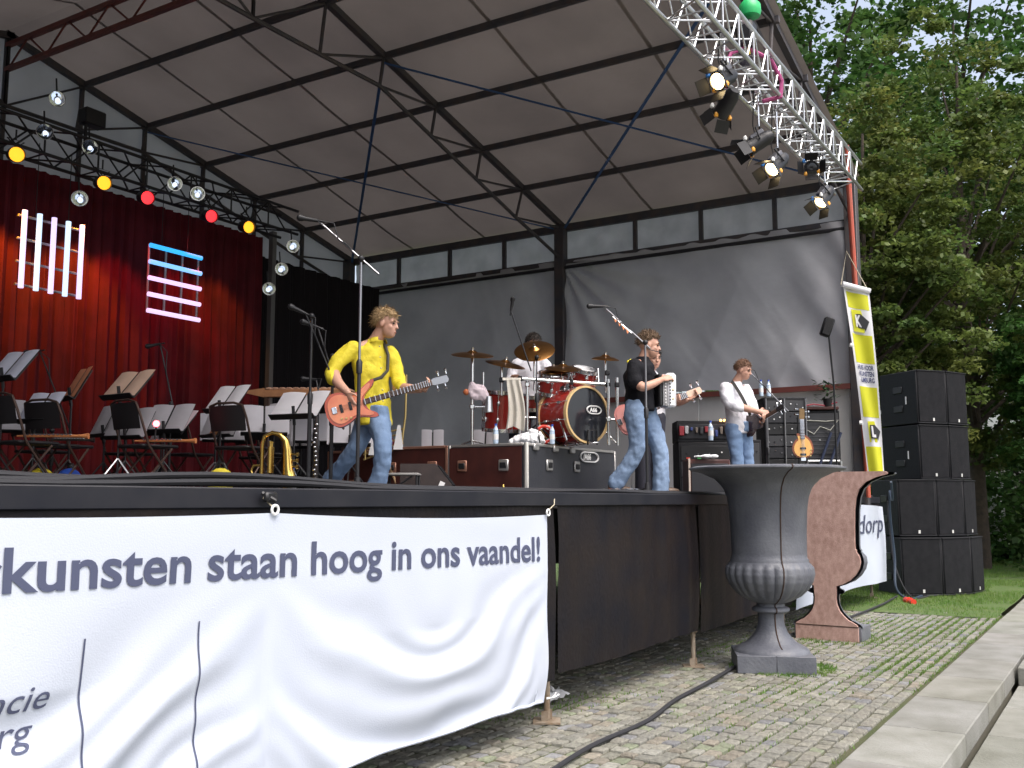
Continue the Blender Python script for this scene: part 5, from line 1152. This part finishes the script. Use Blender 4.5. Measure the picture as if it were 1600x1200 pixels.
MB().box((-.13,-.135,1.22), (.012,.016,.22), M=Matrix.Rotation(.1, 4, 'Y')).build('strap', BLACK, ac, smooth=False)
acc = thing('accordion', 'small white accordion with black buttons held against the black t-shirt', 'accordion', loc(ACCO, (.20,-.02,1.05)), VR+.25)
MB().box((.045,0,0), (.10,.19,.35), b=.022).build('treble_case', mat('pearl_white', (.80,.80,.84), .25, coat=.4), acc); MB().box((-.075,.0,0), (.045,.18,.33), b=.015).build('bass_case', BLACK, acc)
for k in range(5): MB().box((-.045+.012*k,0,-.002*k), (.009,.17-.008*(k % 2),.32-.012*(k % 2)), b=.002).build('bellows_fold', mat('bellows', (.45,.44,.46), .6), acc)
for k in range(9):
    for j in range(2): MB().ell((.02-.05*j,-.098,-.13+.032*k), (.009,.007,.009), seg=8, rings=5).build('button', BLACK if j == 0 else PLASTW, acc)
for z in (-.09,0,.09): MB().ell((.05,-.097,z), (.010,.006,.010), seg=8, rings=5).build('stud', GOLD, acc)

# ---- guitarist half hidden behind him
hd2 = thing('person', 'guitarist in white half hidden behind the accordion player, one hand on the fretboard', 'person', HIDO, VR)
b = MB(); HM, HC = head_rings(b, (.075,0,1.50), -70, 6, 1.0)
limb(b, [(.03,.02,1.34),(.055,.01,1.43)], [.058,.056])
limb(b, [(.03,.02,1.33),(.19,.02,1.25),(.26,-.03,1.02)], [.045,.036,.045]); limb(b, [(.03,.02,1.33),(-.14,.02,1.25),(-.18,-.06,1.02)], [.045,.036,.044]); limb(b, [(.03,.02,1.33),(.03,.04,.92)], [.05,.07])
limb(b, [(.26,-.03,1.02),(.33,-.12,1.0),(.40,-.22,1.02)], [.048,.042,.030]); hand(b, (.40,-.22,1.02), (.6,-.15,.35), (-.2,-.5,.7), 60)
limb(b, [(-.18,-.06,1.02),(-.12,-.2,.93)], [.046,.032]); hand(b, (-.12,-.2,.93), (.6,-.1,-.4), (.2,.9,0), 45)
fuse(b.build('body', SKIN, hd2), .0065, 5); face_parts(hd2, HM, HC, mat('hair_dark', (.03,.022,.018), .7), 1., 'short')
WSH = mat('white_cotton', (.74,.73,.78), .75, 0, (.68,.67,.73), 5, .25, 40)
b = MB(); torso(b, (.03,.05,.88), (.03,.03,1.2), (.03,.02,1.37), -85, .20, .17, .115, hem=.08)
limb(b, [(.19,.02,1.25),(.24,.0,1.13),(.265,-.04,1.03)], [.078,.066,.058]); limb(b, [(-.14,.02,1.25),(-.19,.0,1.12),(-.18,-.06,1.03)], [.078,.066,.058])
fuse(b.build('shirt', WSH, hd2), .011, 4, .024, .08)
b = MB(); limb(b, [(.10,.05,.85),(.10,.03,.46),(.10,.05,.04)], [.11,.08,.082]); limb(b, [(-.05,.05,.85),(-.06,.03,.46),(-.06,.05,.04)], [.11,.08,.082])
fuse(b.build('jeans', mat('dark_trousers', (.03,.03,.045), .8), hd2), .012, 4); shoe(hd2, (.10,.03,.08), (.12,-.3,0), LEA); shoe(hd2, (-.06,.03,.08), (-.08,-.3,0), LEA)

# ---- guitarist in the white shirt
gt = thing('person', 'man in an untucked white shirt and jeans playing guitar behind the urn', 'person', GTRO, VR)
b = MB(); HM, HC = head_rings(b, (.065,-.03,1.575), -32, 14, 1.0)
limb(b, [(-.02,.02,1.42),(.03,-.01,1.51)], [.060,.055])
limb(b, [(-.02,.02,1.41),(-.165,-.08,1.34),(-.19,-.17,1.20),(-.13,-.24,1.11),(-.03,-.24,1.09)], [.045,.036,.038,.042,.046]); limb(b, [(-.02,.02,1.41),(.115,.12,1.34),(.18,.10,1.19),(.20,.0,1.02)], [.045,.036,.038,.045]); limb(b, [(-.02,.02,1.41),(-.02,.04,.92)], [.05,.07])
limb(b, [(-.03,-.24,1.09),(.07,-.27,1.06),(.185,-.28,1.03)], [.048,.042,.030]); hand(b, (.185,-.28,1.03), (.85,.1,-.1), (.1,.8,-.3), 50)
limb(b, [(.20,.0,1.02),(.235,-.10,.95),(.24,-.20,.92)], [.048,.042,.030]); hand(b, (.24,-.20,.92), (.1,-.7,.2), (-.6,.1,.5), 55)
fuse(b.build('body', SKIN, gt), .0065, 5); face_parts(gt, HM, HC, mat('hair_redbrown', (.14,.07,.04), .7, 0, (.19,.10,.06), 30, .3, 200), 1.0, 'short')
b = MB(); torso(b, (-.015,.04,.92), (-.035,.03,1.27), (-.02,.015,1.435), -38, .205, .180, .125, hem=.14)
limb(b, [(-.165,-.08,1.34),(-.19,-.17,1.20),(-.13,-.24,1.11),(-.03,-.25,1.08)], [.084,.076,.070,.060]); limb(b, [(.115,.12,1.34),(.18,.10,1.19),(.20,.03,1.06),(.205,-.01,1.02)], [.080,.072,.064,.058])
fuse(b.build('shirt', WSH, gt), .010, 4, .030, .08)
MB().grid(lambda u, v: Vector((-.10+.20*u+.03*(v-.5), -.10-.10*math.sin(u*2.6)-.03*u, 1.43-.44*u+.03*(v-.5))), 24, 2).build('strap', mat('strap_dark', (.04,.035,.03), .6), gt, recalc=False)
b = MB(); b.loft([((-.01,.04,.80),(.12,-.10,0),(.08,.09,0)),((-.01,.04,.93),(.12,-.10,0),(.08,.09,0))], 20)
limb(b, [(-.075,-.03,.84),(-.05,-.06,.46),(-.03,-.02,.03)], [.110,.078,.082]); limb(b, [(.075,.08,.84),(.11,.06,.46),(.12,.10,.03)], [.110,.078,.082])
fuse(b.build('jeans', DENIM, gt), .011, 4, .030, .07); shoe(gt, (-.03,-.03,.08), (.1,-.3,0), LEA); shoe(gt, (.12,.09,.08), (.3,-.2,0), LEA)

# ---- drummer seated behind the kit
dr = thing('person', 'dark haired drummer in a white shirt hidden behind the cymbals', 'person', (3.46,2.20,D+.565), VR)
b = MB(); HM, HC = head_rings(b, (.02,0,1.20), -60, 16, 1.0)
limb(b, [(-.01,.03,1.04),(.0,.02,1.13)], [.058,.055])
limb(b, [(-.01,.03,1.03),(-.16,.0,.96),(-.23,-.03,.84),(-.24,-.12,.74)], [.045,.036,.038,.044]); limb(b, [(-.01,.03,1.03),(.14,.02,.96),(.21,-.02,.84),(.22,-.12,.76)], [.045,.036,.038,.044]); limb(b, [(-.01,.03,1.03),(0,.05,.55)], [.05,.07])
limb(b, [(-.24,-.12,.74),(-.22,-.28,.78)], [.046,.030]); hand(b, (-.22,-.28,.78), (.2,-.8,.1), (.2,0,-1), 60)
limb(b, [(.22,-.12,.76),(.20,-.28,.82)], [.046,.030]); hand(b, (.20,-.28,.82), (.1,-.8,.1), (-.2,0,-1), 60)
fuse(b.build('body', SKIN, dr), .0065, 5); face_parts(dr, HM, HC, mat('hair_dark', (.03,.022,.018), .7), 1.0, 'short')
b = MB(); torso(b, (0,.06,.52), (-.01,.03,.90), (-.01,.03,1.07), -65, .205, .175, .12, hem=.06)
limb(b, [(-.16,.0,.96),(-.23,-.03,.84),(-.245,-.11,.75)], [.082,.072,.062]); limb(b, [(.14,.02,.96),(.21,-.02,.84),(.22,-.11,.77)], [.082,.072,.062])
fuse(b.build('shirt', WSH, dr), .011, 4, .026, .08)
b = MB(); limb(b, [(.09,.05,.52),(.20,-.30,.52),(.18,-.30,.06)], [.11,.085,.07]); limb(b, [(-.09,.05,.52),(-.20,-.30,.52),(-.20,-.28,.06)], [.11,.085,.07]); b.ell((0,.06,.50), (.19,.15,.12))
fuse(b.build('trousers', mat('dark_trousers', (.03,.03,.045), .8), dr), .012, 4)
st = thing('drum_stool', 'round drum stool under the drummer', 'stool', (3.50,2.24,D+.54), VR)
MB().lathe([(0,.36),(.17,.36),(.18,.39),(.17,.42),(0,.43)], 20).build('seat', CSE, st); MB().tube([(0,0,.1),(0,0,.37)], .02, 8).build('post', CHROME, st)
for k in range(3): MB().tube([(0,0,.2),(.2*math.cos(k*2.1),.2*math.sin(k*2.1),.01)], .012, 6).build('leg', CHROME, st)

# ================================================================ DRUM KIT (each drum, cymbal and rack a thing of its own)
KO = Vector((2.94,1.51,D+.54)); KR = Matrix.Rotation(VR, 3, 'Z')
def K(x, y, z): return KO + KR @ Vector((x, y, z))
DRED = mat('cherry_drum_lacquer', (.36,.025,.018), .22, 0, (.30,.02,.015), 7, coat=.7); HOOP = mat('maple_hoop', (.72,.50,.24), .35); DHEAD = mat('black_drum_head', (.018,.02,.026), .12, spec=.6); WHEAD = mat('white_drum_head', (.72,.72,.74), .5)
def drum(name, label, c, axis, rad, dep, hoop, hd, lugs=8, cat='drum'):
    t = thing(name, label, cat, c); t.rotation_euler = (KR @ Vector(axis)).to_track_quat('Z','Y').to_euler()
    MB().lathe([(rad,-dep/2),(rad,dep/2)], 48).build('shell', DRED, t, recalc=False)
    for s in (-1,1):
        MB().lathe([(rad-.006,s*dep/2-.02),(rad+.016,s*dep/2-.02),(rad+.016,s*dep/2+.022),(rad-.006,s*dep/2+.022),(rad-.006,s*dep/2-.02)], 48).build('hoop', hoop, t)
        MB().lathe([(0,s*dep/2+.006),(rad-.004,s*dep/2+.006)], 48).build('head', hd if s > 0 else WHEAD, t)
    for k in range(lugs):
        a = 2*math.pi*k/lugs+.2; ca, sa = math.cos(a), math.sin(a)
        l = MB().tube([(ca*(rad+.022),sa*(rad+.022),-dep/2),(ca*(rad+.022),sa*(rad+.022),dep/2+.015)], .005, 6); l.ell((ca*(rad+.012),sa*(rad+.012),dep*.22), (.02,.02,.032), seg=8, rings=6); l.ell((ca*(rad+.012),sa*(rad+.012),-dep*.22), (.02,.02,.032), seg=8, rings=6); l.build('lug', CHROME, t)
    return t
kd = drum('bass_drum', 'cherry red bass drum with black front head and maple hoop', K(.12,.20,.325), (.62,-.785,.03), .30, .46, HOOP, DHEAD, 10)
rg = MB(); rg.tube([(.075*math.cos(a)+(.03 if math.cos(a) > 0 else -.03), .042*math.sin(a), 0) for a in [i*math.pi/10 for i in range(20)]], .008, 5, close=True)
axw = (KR @ Vector((.62,-.785,.03))).normalized(); rgt = Vector((0,0,1)).cross(axw).normalized(); upv = axw.cross(rgt)
Lw = Matrix((rgt, upv, axw)).transposed().to_4x4(); kinv = kd.rotation_euler.to_matrix().to_4x4().inverted()
Lm = kinv @ Matrix.Translation(rgt*.10+upv*.055+axw*.245) @ Lw
rg.v = [tuple(Lm @ Vector(p)) for p in rg.v]; rg.build('logo_ring', PLASTW, kd)
lettering('A66', .062, Lm @ Matrix.Translation((-.062,-.02,.002)), PLASTW, kd, bold=.003)
for sgn in (-1,1):
    MB().tube([kinv @ (rgt*sgn*.28+upv*-.08+axw*.12), kinv @ (rgt*sgn*.36+upv*-.30+axw*.30)], .013, 8).build('spur', CHROME, kd)
drum('rack_tom', 'small cherry red tom mounted right above the bass drum', K(.25,.30,.76), (.18,-.35,.92), .135, .20, CHROME, WHEAD, 6)
drum('rack_tom', 'cherry red tom above the left part of the bass drum', K(-.10,.28,.70), (.10,-.32,.94), .15, .20, CHROME, WHEAD, 6)
drum('floor_tom', 'deep cherry red floor tom left of the hanging towel', K(-.66,.40,.40), (.05,-.12,1), .20, .42, CHROME, WHEAD, 8)
drum('snare_drum', 'shallow snare drum in front of the drummer', K(-.28,.55,.50), (0,-.1,1), .175, .14, CHROME, WHEAD, 8)
CYM = mat('bronze_cymbal', (.42,.22,.075), .28, 1., (.32,.15,.05), 5)
def cymbal(label, c, axis, rad):
    t = thing('cymbal', label, 'cymbal', c, 0, 'bronze cymbals of the drum kit'); t.rotation_euler = (KR @ Vector(axis)).to_track_quat('Z','Y').to_euler()
    MB().lathe([(.006,.045),(.03,.042),(.055,.022),(.07,.016)]+[(.07+(rad-.07)*k/12, .016-.03*(k/12)**1.6+.0008*(k % 2)) for k in range(1,13)]+[(rad-.002,-.017),(.07,.012),(.03,.036)], 48).build('bow', CYM, t)
    MB().lathe([(0,.075),(.012,.075),(.014,.05),(.02,.046),(0,.046)], 10).build('wing_nut', CHROME, t)
cymbal('big crash cymbal furthest left on the drum kit', K(-.98,.05,1.00), (.05,-.26,1), .235)
cymbal('cymbal just right of the big left one, lower edge tipped', K(-.62,.15,.91), (.20,-.26,1), .225)
cymbal('cymbal tilted towards the viewer in front of the drummer\'s head', K(-.30,.10,1.055), (-.08,-.62,.78), .225)
cymbal('upper cymbal of the stacked pair over the toms', K(.02,.22,.875), (.03,-.28,1), .21); cymbal('lower cymbal of the stacked pair over the toms', K(-.08,.28,.845), (-.05,-.22,1), .20)
cymbal('small cymbal furthest right on the drum kit', K(.50,.30,.99), (.06,-.2,1), .16)
rkk = thing('drum_rack', 'chrome drum rack of upright and level tubes round the drum kit', 'drum rack', KO, VR)
def rod(a, b, r=.019): MB().tube([a, b], r, 10).build('rack_tube', CHROME, rkk)
rod((-.46,-.02,.0),(-.46,-.02,.74)); rod((-.38,.02,.0),(-.38,.02,.70)); rod((-.27,.06,.02),(-.27,.06,.60),.012); rod((-.46,-.02,.72),(.50,.06,.665),.021)
rod((.50,.02,.0),(.50,.02,.72)); rod((.60,.05,.0),(.60,.05,.74)); rod((-.45,-.0,.30),(-.27,.06,.30),.014); rod((.48,.02,.28),(.62,.05,.28),.014)
rod((-.98,.05,.0),(-.98,.05,.98),.017); rod((-.86,.05,.55),(-.86,.05,.80),.011); rod((-.66,.1,.55),(-.66,.1,.88),.014); rod((-.30,.12,.60),(-.30,.12,1.02),.013); rod((.50,.30,.60),(.50,.30,.97),.012)
rod((-1.0,.05,.42),(-.80,.05,.42),.012); rod((.0,.22,.45),(.0,.24,.86),.011); rod((.40,.06,.67),(.40,.12,.85),.010); rod((-.98,.05,.05),(-.86,-.1,.01),.010); rod((-.98,.05,.05),(-1.1,.15,.01),.010)
for p in ((-.46,-.02,.72),(-.46,-.02,.30),(-.38,.02,.66),(.50,.03,.66),(.60,.05,.66),(.50,.02,.28),(.60,.05,.28),(-.98,.05,.58),(-.98,.05,.42),(.1,.03,.69),(-.15,.02,.70),(.50,.1,.80),(.0,.2,.64),(-.66,.1,.72)):
    MB().box(p, (.055,.055,.06), b=.012).build('clamp', BLACK if random.random() < .5 else CHROME, rkk)
cw = thing('cowbell', 'brushed silver cowbell hanging left of the floor tom', 'cowbell', K(-.80,.02,.36), VR)
MB().lathe([(0,.17),(.035,.17),(.05,.0),(.045,.0),(.03,.16)], 16).build('bell', ALU, cw)
fg = thing('drum_pedal', 'chrome bass drum pedal and spurs at the foot of the drum', 'pedal', K(.32,-.12,.0), VR)
MB().box((0,0,.03), (.10,.20,.02), M=Matrix.Rotation(.2, 4, 'X'), b=.006).build('board', CHROME, fg); MB().tube([(-.05,.1,0),(-.05,.1,.16),(.05,.1,.16),(.05,.1,0)], .009, 6).build('frame', BLACK, fg)
tw = thing('towel', 'cream towel hanging over the drum rack', 'towel', K(-.55,-.04,.0), VR)
TOW = mat('cream_towel', (.62,.58,.52), .9, 0, (.55,.51,.45), 6, .4, 150)
MB().grid(lambda u, v: (.035+(u-.5)*(.15+.05*(1-v))+.02*math.sin(v*4), -.03-.022*math.sin(u*14+v*2)*(1-v*.6)-.05*(1-abs(v-.0))*.3, .20+v*.50-.10*(1-v)*abs(u-.4)), 40, 30).build('cloth', TOW, tw, recalc=False)
MB().grid(lambda u, v: ((u-.5)*.20, -.025+.05*v, .70+.03*math.sin(v*3.1)), 10, 6).build('fold', TOW, tw, recalc=False)
wc = thing('cloth', 'crumpled white cloth lying on the black case beside the towel', 'cloth', K(-.36,-.18,.0), VR)
m = MB(); rs = random.Random(3)
m.ell((0,0,.05), (.17,.10,.07)); m.ell((.05,0,.09), (.08,.07,.07)); m.ell((-.12,0,.03), (.10,.07,.045))
fuse(m.build('heap', mat('bright_cloth', (.80,.80,.82), .9), wc), .010, 2, .08, .04)
pc = thing('cloth', 'pale pink cloth hung on the left cymbal stand', 'cloth', K(-.92,.03,.48), VR)
m = MB()
m.ell((0,0,.10), (.11,.04,.09)); m.ell((-.06,0,.15), (.05,.035,.06)); m.ell((.07,0,.06), (.06,.035,.07))
fuse(m.build('heap', mat('pink_cloth', (.66,.55,.60), .9), pc), .010, 3, .04, .05)
MB().ell((-.125,0,.10), (.035,.03,.035)).build('orange_end', mat('orange_wood', (.55,.16,.06), .5), pc)
tm = thing('tambourine', 'red tambourine standing on the case left of the bass drum', 'tambourine', K(-.20,-.12,.11), VR)
MB().tube([(.085*math.cos(a), .02*math.sin(a)*0, .085*math.sin(a)) for a in [i*math.pi/12 for i in range(24)]], .018, 8, close=True).build('ring', mat('red_plastic', (.65,.04,.02), .4), tm)
for k in range(6): MB().tube([(.085*math.cos(k*1.05),-.01,.085*math.sin(k*1.05)),(.085*math.cos(k*1.05),.01,.085*math.sin(k*1.05))], .024, 10).build('jingle', CHROME, tm)
bo5 = thing('water_bottle', 'blue capped water bottle on the case beside the tambourine', 'bottle', K(-.12,-.2,0)); bottle(bo5, .8)
bo6 = thing('water_bottle', 'blue and white bottle on the case below the towel', 'bottle', K(-.72,-.12,0)); bottle(bo6, .85)
